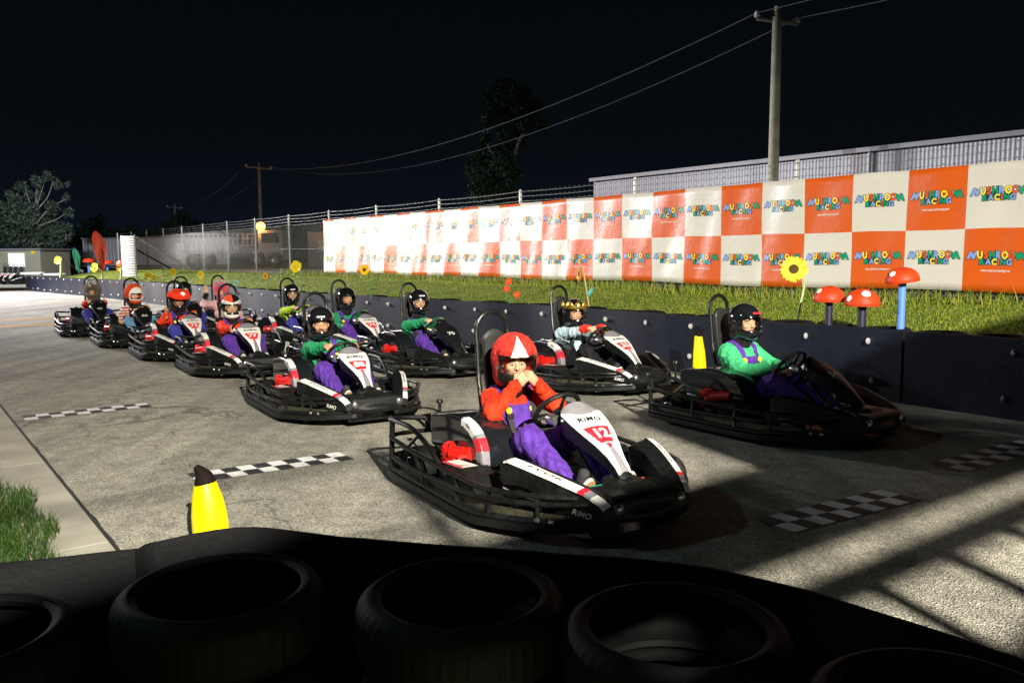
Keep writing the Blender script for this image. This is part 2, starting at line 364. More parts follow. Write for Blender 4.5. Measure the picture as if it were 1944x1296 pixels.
def make_kart(livery='white'):
    K = empty('racing_kart')
    BM, BP, GB = M['black_metal'], M['black_plastic'], M['gloss_black']
    # chassis
    b = MB()
    for s in (-1, 1):
        b.tube(bez([(s*.30, -.85, .10), (s*.30, -.3, .09), (s*.34, .2, .09), (s*.24, .6, .09), (s*.24, 1.05, .10)]), .016)
    for y in (-.8, -.35, .25, .62): b.tube([(-.34, y, .09), (.34, y, .09)], .014)
    b.build('chassis', BM, K)
    b = MB(); b.box((0, .55, .075), (.27, .52, .006)); b.build('floor_tray', BM, K)
    # all-round bumper
    b = MB()
    for z, r, dz in ((.11, .021, 0), (.19, .017, .02)):
        p = bez([(q[0], q[1], q[2]+dz*(q[1] > 0)) for q in half_path(z)], 4); b.tube(p, r); b.tube(mirror(p), r)
    up = bez([(0, -.97, .33), (.50, -.98, .335), (.68, -.96, .335), (.74, -.87, .33), (.745, -.3, .30), (.742, .25, .285), (.72, .50, .285), (.63, .68, .285), (.47, .88, .285), (.28, 1.00, .285)], 4)
    b.tube(up, .017); b.tube(mirror(up), .017)
    for s in (-1, 1):
        hi = bez([(s*.42, -1.0, .43), (s*.62, -1.02, .445), (s*.715, -.97, .455), (s*.725, -.85, .46), (s*.72, -.62, .46), (s*.71, -.50, .43), (s*.69, -.34, .35), (s*.66, -.16, .20)], 5); b.tube(hi, .018)
        b.tube([(s*.715, -.47, .42), (s*.742, -.60, .315)], .012); b.tube([(s*.72, -.92, .45), (s*.742, -.90, .10)], .021)
        b.tube([(s*.42, -1.0, .43), (s*.40, -.98, .33)], .016)
        for y, x in ((-.34, .745), (.16, .742), (.50, .70), (.80, .55)): b.tube([(s*x, y, .30 if y < .6 else .27), (s*x, y, .11)], .013)
        b.tube([(s*.74, -.3, .11), (s*.30, -.3, .09)], .014); b.tube([(s*.735, .42, .11), (s*.30, .42, .09)], .014); b.tube([(s*.5, -.97, .19), (s*.3, -.8, .10)], .014)
    b.build('safety_bumper', BM, K)
    b = MB(); lo = bez([(q[0]-.005, q[1], .15) for q in half_path(.15, -.015)], 4); n = len(lo)
    for s in (-1, 1):
        base = len(b.v); v = []
        for p in lo:
            q = Vector((p.x*s, p.y, p.z)); inn = Vector((-s*.012, 0, 0)); v += [q+Vector((0, 0, .035)), q-Vector((0, 0, .035)), q-Vector((0, 0, .035))+inn, q+Vector((0, 0, .035))+inn]
        f = [(i*4+k, (i+1)*4+k, (i+1)*4+(k+1) % 4, i*4+(k+1) % 4) for i in range(n-1) for k in range(4)]
        b.add(v, f)
    b.build('side_plate', M['scuff'], K)
    b = MB(); lo = bez(half_path(.07, .012), 4)
    for s in (-1, 1):
        v = []
        for p in lo:
            q = Vector((p.x*s, p.y, p.z)); v += [q+Vector((s*.018, 0, .022)), q+Vector((s*.018, 0, -.022)), q+Vector((-s*.03, 0, -.022)), q+Vector((-s*.03, 0, .022))]
        b.add(v, [(i*4+k, (i+1)*4+k, (i+1)*4+(k+1) % 4, i*4+(k+1) % 4) for i in range(n-1) for k in range(4)])
    b.build('rub_strip', BP, K)
    for s in (-1, 1):
        for x, y in ((.56, .81), (.51, .875)): b = MB(); b.lathe([(0, .022), (.011, .020), (.014, .01), (.014, -.01)], 10, (s*x, y, .15), 'y'); b.build('bumper_bolt', M['steel'], K)
    # nose
    P, F = sdf([('b', (0, .98, .235), (.27, .15, .075), .05, .03), ('b', (0, .91, .28), (.10, .13, .06), .03, .05), ('e', (0, 1.03, .19), (.27, .14, .06), .03)], .012)
    nose = mk('nose_cone', P, F, BP, K)
    for s in (-1, 1):
        b = MB(); b.lathe([(0, .014), (.010, .014), (.026, .008), (.032, 0), (.032, -.03)], 16, (s*.225, 1.135, .245), 'y'); b.build('bolt', M['steel'], nose)
    b = MB(); b.box((.02, 1.02, .318), (.055, .033, .004), 0, rot(-14)); b.build('tag_plate', M['white'], nose)
    # front fenders
    for s in (-1, 1):
        prof = [(.40, .405), (.47, .435), (.62, .415), (.80, .378), (1.00, .330), (1.08, .292), (1.12, .26), (1.13, .20), (.84, .19), (.80, .22), (.73, .262), (.64, .295), (.54, .300), (.45, .285), (.40, .30)]
        def xo(y): return .565-.24*max(0, (y-.45)/.65)**1.25
        v = []; N = len(prof)
        for y, z in prof: v.append((s*xo(y), y, z-.012))
        for y, z in prof: v.append((s*(xo(y)-.05), y, z))
        for y, z in prof: v.append((s*(xo(y)-.15), y, z-.03))
        f = []; 
        for k in (0, 1):
            for i in range(N): j = (i+1) % N; f.append((k*N+i, k*N+j, (k+1)*N+j, (k+1)*N+i) if s > 0 else (k*N+i, (k+1)*N+i, (k+1)*N+j, k*N+j))
        f.append(tuple(range(N-1, -1, -1)) if s > 0 else tuple(range(N))); f.append(tuple(2*N+i for i in (range(N) if s > 0 else range(N-1, -1, -1))))
        fd = mk('front_fender', v, f, BP, K, smooth=False)
        if livery == 'white':
            v = []; f = []; mi = []; ys = [.44+.04*i for i in range(18)]
            def top(y, k):
                for i in range(7):
                    if prof[i][0] <= y <= prof[i+1][0]:
                        q = (y-prof[i][0])/(prof[i+1][0]-prof[i][0]); z = prof[i][1]*(1-q)+prof[i+1][1]*q
                return Vector((s*(xo(y)-.004-.052*k*(1-.25*(y-.44))), y, z-.012+.012*min(1, k)+.0045))
            for y in ys: v += [top(y, 0)+Vector((s*.006, 0, -.012)), top(y, 0)+Vector((s*.001, 0, .001)), top(y, 1.0)]
            for i in range(len(ys)-1):
                for k in (0, 1):
                    ff = (i*3+k, (i+1)*3+k, (i+1)*3+k+1, i*3+k+1); f.append(ff if s > 0 else ff[::-1]); mi.append(1 if i == 13 else (2 if i in (14,) else 0))
            mk('fender_stripe', v, f, [M['white'], M['red'], M['grey']], fd, mi, smooth=False)
            tv, tf = text_mesh('EVO6', .012, .25, 1.1)
            # lettering runs along the stripe
            out = []
            for q in tv:
                along = q[0]*.062*(1.45); y = .72 + along*(1 if s > 0 else 1); kk = .5 + q[1]*.62
                if s < 0: y = .72 - along
                out.append(top(min(1.09, y), max(0, min(1, kk)))+Vector((0, 0, .002)))
            mk('lettering', out, tf, M['black_plastic'], fd, smooth=False)
            if s > 0: plane_text('RiMO', M['white'], (.445, 1.085, .24), (-.45, .9, -.12), (0, .25, 1), .05, fd, .01, .2)
    # steering fairing
    v, f, mi = fairing(livery == 'white')
    sf = mk('steering_fairing', v, f, [BP, M['white'], M['grey'], M['red']], K, mi, sharp=50)
    if livery == 'white':
        on_fair('RiMO', BP, .27, .095, sf, .03, .15, .062/.090, sp=1.15)
        b = MB(); b.tube(bez([fair(u/8*1.02-1.02, .06+.20*(u/16))[0]+Vector((0, 0, .003)) for u in (0, 4, 8, 12, 16)], 3), .0015, 4)
    for s in (-1, 1): b = MB(); b.lathe([(0, s*.012), (.009, s*.012), (.012, s*.004), (.012, -s*.02)], 12, (s*.149, .46, .62), 'x'); b.build('screw', M['steel'], sf)
    b = MB()
    b.lathe([(0, .008), (.012, .006), (.018, 0), (.018, -.02)], 14, (0, .985, .335), 'z')
    b.build('screw', M['steel'], sf)
    # steering wheel + column
    wc = Vector((0, .17, .625)); R = rot(50)   # plane tilted toward driver
    b = MB(); b.tube([wc+R @ Vector((.158*math.cos(a*math.pi/16), .158*math.sin(a*math.pi/16), 0)) for a in range(32)], .0165, 10, closed=True)
    for a in (90, 210, 330): ca, sa = math.cos(math.radians(a)), math.sin(math.radians(a)); b.tube([wc+R @ Vector((.03*ca, .03*sa, -.02)), wc+R @ Vector((.15*ca, .15*sa, 0))], [.016, .011], 6)
    sw = b.build('steering_wheel', M['black_plastic'], K)
    b = MB(); b.lathe([(0, .0), (.03, 0), (.036, -.012), (.03, -.03)], 16, (0, 0, 0), 'z'); h = b.build('hub', M['gloss_black'], sw); h.matrix_local = Matrix.Translation(wc) @ R.to_4x4()
    b = MB(); b.tube([wc+R @ Vector((0, 0, -.02)), wc+R @ Vector((0, 0, -.10)), (0, .62, .24), (0, .78, .10)], .013); b.build('steering_column', BM, K)
    b = MB(); b.lathe([(0, .05), (.032, .05), (.036, .04), (.036, -.04), (.03, -.05), (0, -.05)], 16, (.135, .33, .605), 'y'); b.build('canister', M['steel'], K)
    # seat
    P, F = sdf([('b', (0, -.36, .17), (.21, .22, .05), .045, .03), ('b', (0, -.55, .36), (.20, .05, .20), .045, .06), ('c', (.20, -.50, .50), (.21, -.14, .22), .028, .035, .05), ('c', (-.20, -.50, .50), (-.21, -.14, .22), .028, .035, .05),
                ('c', (.20, -.45, .28), (.21, -.2, .2), .04, .04, .06), ('c', (-.20, -.45, .28), (-.21, -.2, .2), .04, .04, .06)], .014)
    mk('seat', P, F, M['seat_black'], K)
    # roll hoop with headrest
    pts = [(.16, -.55, .15), (.16, -.57, .48), (.14, -.655, .72), (.132, -.69, .95), (.130, -.71, 1.08)]
    for a in range(1, 8): pts.append((.130*math.cos(a*math.pi/8), -.712, 1.09+.140*math.sin(a*math.pi/8)))
    pts += [(-p[0], p[1], p[2]) for p in pts[:5]][::-1]
    b = MB(); b.tube(bez(pts, 3), .0185, 10)
    for z, y in ((.74, -.665), (.88, -.685), (1.0, -.70)): b.tube([(-.16, y-.005, z), (-.12, y, z)], .009, 6); b.tube([(.16, y-.005, z), (.12, y, z)], .009, 6)
    hoop = b.build('roll_hoop', BM, K)
    v = []; f = []; outl = []
    for i in range(13): a_ = math.pi*i/12; outl.append((.095*math.cos(a_), 1.02+.085*math.sin(a_)))
    outl += [(-.10, .80), (-.09, .66), (.09, .66), (.10, .80)]
    N = len(outl)
    for sc, yo in ((.92, .028), (1, .016), (1, -.012), (.94, -.02)):
        for x, z in outl: v.append((x*sc, -.665-.15*(z-.9)*.9+yo, .86+(z-.86)*sc))
    for k in range(3):
        for i in range(N): f.append((k*N+i, (k+1)*N+i, (k+1)*N+(i+1) % N, k*N+(i+1) % N))
    f.append(tuple(range(N))); f.append(tuple(3*N+i for i in range(N-1, -1, -1)))
    mk('headrest', v, f, M['seat_black'], hoop, sharp=30)
    # engine cover and tank
    V_ = [('b', (.36, -.36, .42), (.135, .41, .15), .04, .0)]
    def cm(V, X, Y, Z):
        y_ = np.maximum(Y+.36, 0)/.40; z_ = np.maximum(Z-.28, 0)/(.285-.06*np.clip((-.40-Y)/.4, 0, 1)); q = (y_**2.2+z_**2.6)
        a = np.maximum(V, (q-1)*.13)
        return a
    P, F = sdf(V_, .010, cm); cn = cent(P, F); mi = np.zeros(len(F), int)
    if livery == 'white':
        r_ = (np.maximum(cn[:, 1]+.36, 0)/.40)**2.2+(np.maximum(cn[:, 2]-.28, 0)/.285)**2.6; band = (((cn[:, 0] > .475) & (r_ > .62)) | ((cn[:, 0] > .435) & (r_ > .85))) & (cn[:, 1] > -.26)
        an = np.degrees(np.arctan2((cn[:, 2]-.28)/.285, (cn[:, 1]+.36)/.40)); mi[band] = 2
        mi[band & (an > 42) & (an < 74) & (cn[:, 0] > .35)] = 1; mi[band & (an > 20) & (an < 37) & (cn[:, 0] > .36)] = 3; mi[band & (an > 54) & (an < 63) & (cn[:, 0] > .46) & (r_ > .75) & (r_ < .93)] = 2
    mk('engine_cover', P, F, [GB, M['white'], M['grey'], M['red']], K, mi)
    # engine
    b = MB(); b.box((.40, -.50, .22), (.10, .16, .08), 0, bev=.02)
    for i in range(7): b.box((.38, -.60+i*.03, .27), (.11, .006, .055))
    eng = b.build('engine', BM, K)
    b = MB(); b.lathe([(0, .022), (.02, .022)], 20, (.545, -.35, .28), 'x')
    for i in range(6):
        r0 = .022+.014*i; b.lathe([(r0, .02-.0006*i*i), (r0+.005, .022-.0006*i*i), (r0+.006, .012)], 24, (.545, -.35, .28), 'x')
    for i in range(18): a_ = i*math.pi/9; b.tube([(.566, -.35+.02*math.cos(a_), .28+.02*math.sin(a_)), (.558, -.35+.095*math.cos(a_), .28+.095*math.sin(a_)), (.52, -.35+.10*math.cos(a_), .28+.10*math.sin(a_))], .004, 5)
    b.lathe([(.10, -.03), (.10, .0), (.092, .004)], 24, (.545, -.35, .28), 'x'); b.build('fan_guard', M['redmetal'], eng)
    b = MB(); b.tube([(.53, -.31, .31), (.48, -.13, .335)], [.05, .042], 14); b.tube([(.48, -.13, .335), (.478, -.115, .337)], [.05, .046], 14); b.build('air_filter_tube', M['redmetal'], eng)
    # side box with sticker
    b = MB(); prof = [(-.26, .275), (.06, .295), (.16, .255), (.34, .13), (-.26, .13)]; v = []; f = []
    for x in (.66, .46):
        for y, z in prof: v.append((x, y, z))
    b.add(v, [(0, 1, 6, 5), (1, 2, 7, 6), (2, 3, 8, 7), (3, 4, 9, 8), (4, 0, 5, 9), (4, 3, 2, 1, 0), (5, 6, 7, 8, 9)])
    sb = b.build('side_box', BP, K, smooth=False)
    b = MB(); b.add([(v_[0], v_[1], v_[2]+.004) for v_ in ((.655, -.22, .279), (.655, .055, .296), (.53, .055, .296), (.53, -.22, .279))], [(0, 1, 2, 3)], 0)
    b.add([(.655, -.22, .282), (.655, .055, .299), (.64, .055, .3055), (.64, -.22, .2885)], [(0, 1, 2, 3)], 1); b.add([(.62, -.05, .2945), (.56, .02, .2985), (.60, .0, .2975), (.63, -.02, .296)], [(0, 1, 2, 3)], 2)
    if livery == 'white': b.build('sticker', [M['white'], M['red'], M['grey']], sb, smooth=False)
    b = MB(); v = []
    for x in (-.66, -.42):
        for y, z in prof: v.append((x, y, z))
    b.add(v, [(0, 5, 6, 1), (1, 6, 7, 2), (2, 7, 8, 3), (3, 8, 9, 4), (4, 9, 5, 0), (0, 1, 2, 3, 4), (9, 8, 7, 6, 5)]); b.build('side_box', BP, K, smooth=False)
    # wheels
    for (x, y, r, wd) in ((.575, -.74, .140, .10), (-.575, -.74, .140, .10), (.50, .56, .130, .065), (-.50, .56, .130, .065)):
        s = 1 if x > 0 else -1; b = MB(); h = wd
        b.lathe([(r*.48, -h*.9), (r*.62, -h), (r*.86, -h*.98), (r*.97, -h*.8), (r, -h*.5), (r, h*.5), (r*.97, h*.8), (r*.86, h*.98), (r*.62, h), (r*.48, h*.9)], 28, (x, y, r), 'x', closed=True)
        wl = b.build('wheel', M['rubber'], K)
        b = MB(); b.lathe([(0, h*.35*s), (r*.20, h*.35*s), (r*.24, h*.55*s), (r*.30, h*.5*s), (r*.34, h*.2*s), (r*.44, h*.3*s), (r*.50, h*.92*s), (r*.46, h*.95*s), (r*.43, h*.4*s)], 20, (x, y, r), 'x'); b.build('rim', M['steel'], wl)
    b = MB(); b.tube([(-.55, -.74, .14), (.55, -.74, .14)], .02, 10); b.tube([(.08, -.74, .14), (.10, -.74, .14)], .085, 18); b.build('rear_axle', M['steel'], K)
    for s in (-1, 1): b = MB(); b.tube([(s*.46, .56, .13), (s*.30, .50, .11)], .016); b.build('stub_axle', M['steel'], K)
    b = MB(); b.tube([(.30, -1.0, .33), (.30, -1.0, .53)], .012); b.lathe([(0, .03), (.018, .03), (.026, .018), (.026, .0), (.012, -.008)], 12, (.30, -1.0, .53), 'z'); b.build('warning_post', BM, K)
    # pedals
    for s, mm in ((1, 'green_paint'), (-1, 'orange_paint')):
        b = MB(); R2 = rot(25); c = Vector((s*.15, .80, .27))
        ring = [c+Vector((x, y, z)) for x, y, z in ((-.055, -.01, -.03), (-.062, .01, .0), (-.045, .03, .022), (.045, .03, .022), (.062, .01, .0), (.055, -.01, -.03))]
        b.tube(ring, .009, 6, closed=True); b.box(c+Vector((0, .005, -.004)), (.055, .008, .014), 0, R2, .004); b.tube([c+Vector((0, .02, -.02)), (s*.15, .86, .09)], .008, 6)
        b.build('pedal', M[mm], K)
    # harness
    b = MB()
    for s in (-1, 1):
        P_ = bez([(s*.09, -.62, .70), (s*.092, -.52, .715), (s*.10, -.40, .695), (s*.105, -.305, .60), (s*.10, -.265, .50), (s*.08, -.225, .40), (s*.03, -.205, .335)], 4)
        v = []
        for p in P_: v += [p+Vector((-.021, 0, 0)), p+Vector((.021, 0, 0)), p+Vector((.021, -.004, -.006)), p+Vector((-.021, -.004, -.006))]
        b.add(v, [(i*4+k, (i+1)*4+k, (i+1)*4+(k+1) % 4, i*4+(k+1) % 4) for i in range(len(P_)-1) for k in range(4)])
        b.box((s*.10, -.268, .52), (.028, .008, .022), 0, rot(-20), .004)
        P_ = bez([(s*.22, -.36, .20), (s*.17, -.24, .29), (s*.05, -.19, .335)], 4); b.tube(P_, .014, 6)
    b.box((0, -.193, .335), (.035, .012, .03), 0, rot(-30), .006)
    b.build('harness', M['webbing'], K)
    return K
def number(K, txt, livery):
    index = [c for c in K.children if c.name.startswith('steering_fairing')][0]
    if livery == 'white': on_fair(txt, M['white'], .475, .155, index, .035, .0, .74, 'number', .95)
    else: on_fair(txt, M['white'], .42, .14, index, .03, .0, .74, 'number', 1.0)
# ------------------------------------------------------------------ people (built in kart coordinates)
def V3(*a): return np.array(a, float)
def ik(S_, Wp, l1, l2, pole):
    S_, Wp, pole = map(lambda q: np.array(q, float), (S_, Wp, pole)); d = Wp-S_; L = np.linalg.norm(d)
    if L > (l1+l2)*.995: Wp = S_+d/L*(l1+l2)*.995; d = Wp-S_; L = np.linalg.norm(d)
    a = (l1*l1-l2*l2+L*L)/(2*L); h_ = math.sqrt(max(l1*l1-a*a, 0)); u = d/L; p = pole-u*(pole@u); p /= np.linalg.norm(p)
    return S_+u*a+p*h_, Wp
HANDS = {}
def hand_mesh(kind, h=.0034):
    """right hand: origin wrist, +Y fingers, +Z back of hand, thumb on -X"""
    if (kind, h) in HANDS: return HANDS[(kind, h)]
    curl = {'grip': (62, 85, 55), 'fist': (70, 95, 60), 'mouth': (48, 70, 45), 'open': (6, 8, 6), 'thumb': (75, 98, 62)}[kind]
    pr = [('b', V3(0, .05, 0), V3(.038, .040, .013), .012, .012), ('c', V3(0, .0, 0), V3(0, .045, 0), .026, .026, .02), ('c', V3(0, -.07, 0), V3(0, 0, 0), .031, .025, .015)]
    xs = (-.031, -.010, .011, .030); ls = ((.042, .026, .021), (.047, .030, .022), (.044, .028, .021), (.034, .021, .018)); rs = (.0095, .0098, .0092, .008)
    for i in range(4):
        p = V3(xs[i], .088-.004*abs(i-1.2), .002); ang = 0; sp = (xs[i]*1.2) if kind == 'open' else 0
        for j in range(3):
            ang += math.radians(curl[j]*(1+.06*(i-1)) if kind != 'open' else curl[j]); d = V3(math.sin(sp), math.cos(ang), -math.sin(ang)); d /= np.linalg.norm(d)
            q = p+d*ls[i][j]; r0 = rs[i]*(1-.07*j); pr.append(('c', p, q, r0*1.05, r0*.92, .004)); p = q
    if kind == 'thumb': T = [V3(-.030, .030, .002), V3(-.048, .055, .0), V3(-.085, .062, .0), V3(-.112, .062, .002)]
    elif kind == 'open': T = [V3(-.028, .022, -.004), V3(-.052, .048, -.008), V3(-.074, .072, -.008), V3(-.090, .092, -.006)]
    else: T = [V3(-.026, .020, -.008), V3(-.046, .046, -.022), V3(-.036, .072, -.040), V3(-.018, .088, -.050)]
    for a, b_, r0, r1 in ((T[0], T[1], .016, .0125), (T[1], T[2], .0125, .0105), (T[2], T[3], .0105, .0088)): pr.append(('c', a, b_, r0, r1, .006))
    pr.append(('e', V3(-.022, .035, -.012), V3(.018, .028, .013), .01))
    HANDS[(kind, h)] = sdf(pr, h); return HANDS[(kind, h)]
def head_mesh(h=.0048, jaw=0):
    if ('head', h) in HANDS: return HANDS[('head', h)]
    pr = [('e', V3(0, -.015, .035), V3(.074, .094, .092), .02), ('e', V3(0, .022, -.035), V3(.058, .066, .072), .04), ('c', V3(0, .060, -.088), V3(0, .066, -.085), .022, .020, .03),
          ('c', V3(-.035, .066, .030), V3(.035, .066, .030), .016, .016, .02), ('e', V3(.042, .055, -.022), V3(.024, .020, .018), .02), ('e', V3(-.042, .055, -.022), V3(.024, .020, .018), .02),
          ('c', V3(0, .084, .012), V3(0, .104, -.022), .009, .012, .012), ('e', V3(.013, .094, -.026), V3(.008, .009, .007), .006), ('e', V3(-.013, .094, -.026), V3(.008, .009, .007), .006),
          ('c', V3(-.020, .080, -.050), V3(.020, .080, -.050), .007, .007, .006), ('c', V3(-.016, .079, -.062), V3(.016, .079, -.062), .008, .008, .006),
          ('c', V3(0, -.01, -.06), V3(0, -.035, -.17), .055, .055, .03), ('e', V3(.076, -.01, -.005), V3(.008, .020, .030), .006), ('e', V3(-.076, -.01, -.005), V3(.008, .020, .030), .006)]
    def carve(V, X, Y, Z):
        for s in (-1, 1):
            d = np.sqrt(((X-s*.031)/1.25)**2+(Y-.094)**2+((Z-.006)/.85)**2)-.017; V = np.maximum(V, -d+0*V) if False else -np.minimum(-V+.0, d) if False else np.where(-d > V, -d, V)
        return V
    P, F = sdf(pr, h, carve); HANDS[('head', h)] = (P, F); return P, F
def head_full(h, skin_i, mustache, shut=False):
    P, F = head_mesh(h); c = cent(P, F); mi = np.zeros(len(F), int); fr = c[:, 1] > .05
    ax_ = np.abs(c[:, 0])
    mi[fr & (ax_ > .012) & (ax_ < .052) & (np.abs(c[:, 2]-.0335+.25*(ax_-.03)**1) < .0055)] = 2
    mi[fr & (ax_ < .024-.0*c[:, 2]) & (c[:, 2] < -.0465) & (c[:, 2] > -.067) & (c[:, 1] > .078)] = 1
    if mustache: mi[fr & (ax_ < .032) & (c[:, 2] < -.0355+.0*ax_-ax_*.25) & (c[:, 2] > -.0475-ax_*.35) & (c[:, 1] > .066)] = 2
    mi[(c[:, 2] > .055) | ((c[:, 1] < -.02) & (c[:, 2] > -.03))] = 2
    vs = [P]; fs = [F]; ms = [mi]; n = len(P)
    for s in (-1, 1):  # eyeballs and lids
        def ball(cc, r, m, ph0, ph1, y0=-1):
            nonlocal n
            nu, nv = 14, 8; v = []; f = []
            for j in range(nv+1):
                ph = ph0+(ph1-ph0)*j/nv
                for i in range(nu): th = 2*math.pi*i/nu; v.append((cc[0]+r*math.sin(ph)*math.cos(th), cc[1]+r*math.cos(ph), cc[2]+r*math.sin(ph)*math.sin(th)))
            for j in range(nv):
                for i in range(nu): f.append((j*nu+i, j*nu+(i+1) % nu, (j+1)*nu+(i+1) % nu, (j+1)*nu+i))
            vs.append(np.array(v)); fs.append(np.array(f)+n); ms.append(np.full(len(f), m)); n += len(v)
        ball((s*.031, .073, .005), .0125, 3, 0.01, 2.2); ball((s*.031, .0735, .005), .0126, 4, .01, .48)
        v = []; f = []
        nu, nv = 12, 5   # upper and lower lids
        for up in (1, -1):
            lim = .50 if up > 0 else .62
            if shut: lim = .02
            base = len(v)
            for j in range(nv+1):
                el = (lim if up > 0 else lim)+(1.4-lim)*j/nv
                for i in range(nu+1):
                    az = -1.25+2.5*i/nu; k = .0142; e2 = el*(1-.0*az)*(1 if j else max(.15, math.cos(az*.95)))
                    v.append((s*.031+k*math.sin(az)*math.cos(e2), .073+k*math.cos(az)*math.cos(e2), .005+up*k*math.sin(e2)))
            for j in range(nv):
                for i in range(nu): a = base+j*(nu+1)+i; f.append((a, a+1, a+nu+2, a+nu+1))
        vs.append(np.array(v)); fs.append(np.array(f)+n); ms.append(np.zeros(len(f), int)); n += len(v)
    return np.concatenate(vs), np.concatenate(fs), np.concatenate(ms)
def xf(P, R, T, s=1.): return (P*s) @ np.array(R).T + np.array(T)
def helmet_sdf(h=.008, costume=0):
    key = ('helmet', h, costume)
    if key in HANDS: return HANDS[key]
    g = .016*costume
    pr = [('e', V3(0, -.012, .028), V3(.128+g, .156+g, .138+g), .03), ('e', V3(0, .050, -.080), V3(.100+g*.7, .105+g*.3, .062), .06), ('c', V3(-.05, -.05, -.10), V3(.05, -.05, -.10), .06+g*.5, .06+g*.5, .05)]
    inn = [('e', V3(0, -.012, .028), V3(.104, .130, .115), .03), ('e', V3(0, .045, -.075), V3(.080, .080, .075), .05), ('c', V3(0, -.02, -.10), V3(0, -.03, -.26), .075, .075, .03)]
    V, ax, lo = sdf_grid(pr, h)
    X, Y, Z = ax[0][:, None, None], ax[1][None, :, None], ax[2][None, None, :]
    I = np.full(V.shape, 1.)
    for p in inn:
        if p[0] == 'e':
            c_, r_ = p[1], p[2]; k0 = np.sqrt(((X-c_[0])/r_[0])**2+((Y-c_[1])/r_[1])**2+((Z-c_[2])/r_[2])**2); k1 = np.sqrt(((X-c_[0])/r_[0]**2)**2+((Y-c_[1])/r_[1]**2)**2+((Z-c_[2])/r_[2]**2)**2)+1e-9; d = k0*(k0-1)/k1
        else: d = np.sqrt(X**2+(Y+.025)**2+0*Z)-.075; d = np.maximum(d, Z+.10)
        I = np.minimum(I, d)
    V = np.maximum(V, -I)
    qx = np.abs(X)-.098; qz = np.abs(Z-.008+.06*np.minimum(np.abs(X), .08))-.054
    o = np.sqrt(np.maximum(qx+.03, 0)**2+np.maximum(qz+.03, 0)**2)-.03+np.minimum(np.maximum(qx+.03, qz+.03), 0); o = np.maximum(o+0*Y, .02-Y)
    V = np.maximum(V, -o)
    V = np.maximum(V, -.155-Z+.0*X)
    HANDS[key] = nets(V, lo, h); return HANDS[key]
def visor_mesh(up=0, g=0):
    v = []; f = []; nu, nv = 28, 8
    for j in range(nv+1):
        el = -.37+.90*j/nv
        for i in range(nu+1):
            az = -1.12+2.24*i/nu; v.append((math.sin(az)*(.133+g)*math.cos(el*.9), -.008+math.cos(az)*(.162+g)*math.cos(el*.9), .018+.145*math.sin(el)))
    v = np.array(v)
    for j in range(nv):
        for i in range(nu): a = j*(nu+1)+i; f.append((a, a+1, a+nu+2, a+nu+1))
    if up:
        c, s = math.cos(math.radians(up)), math.sin(math.radians(up)); y, z = v[:, 1]+.0, v[:, 2]-.02
        v = np.stack([v[:, 0]*1.03, c*y-s*z, s*y+c*z+.02], 1); v[:, 1:] *= 1.03
    return v, f
def frame(Y, X):
    Y = Y/np.linalg.norm(Y); X = X-Y*(X@Y); X = X/np.linalg.norm(X); Z = np.cross(X, Y); return np.stack([X, Y, Z], 1)
WC = V3(0, .17, .625); WN = V3(0, -math.sin(math.radians(50)), math.cos(math.radians(50))); WU = V3(0, math.cos(math.radians(50)), math.sin(math.radians(50)))
def rim(a): a = math.radians(a); return WC+.158*(V3(math.cos(a), 0, 0)+math.sin(a)*WU), (-math.sin(a)*V3(1, 0, 0)+math.cos(a)*WU)
HS = 1.15
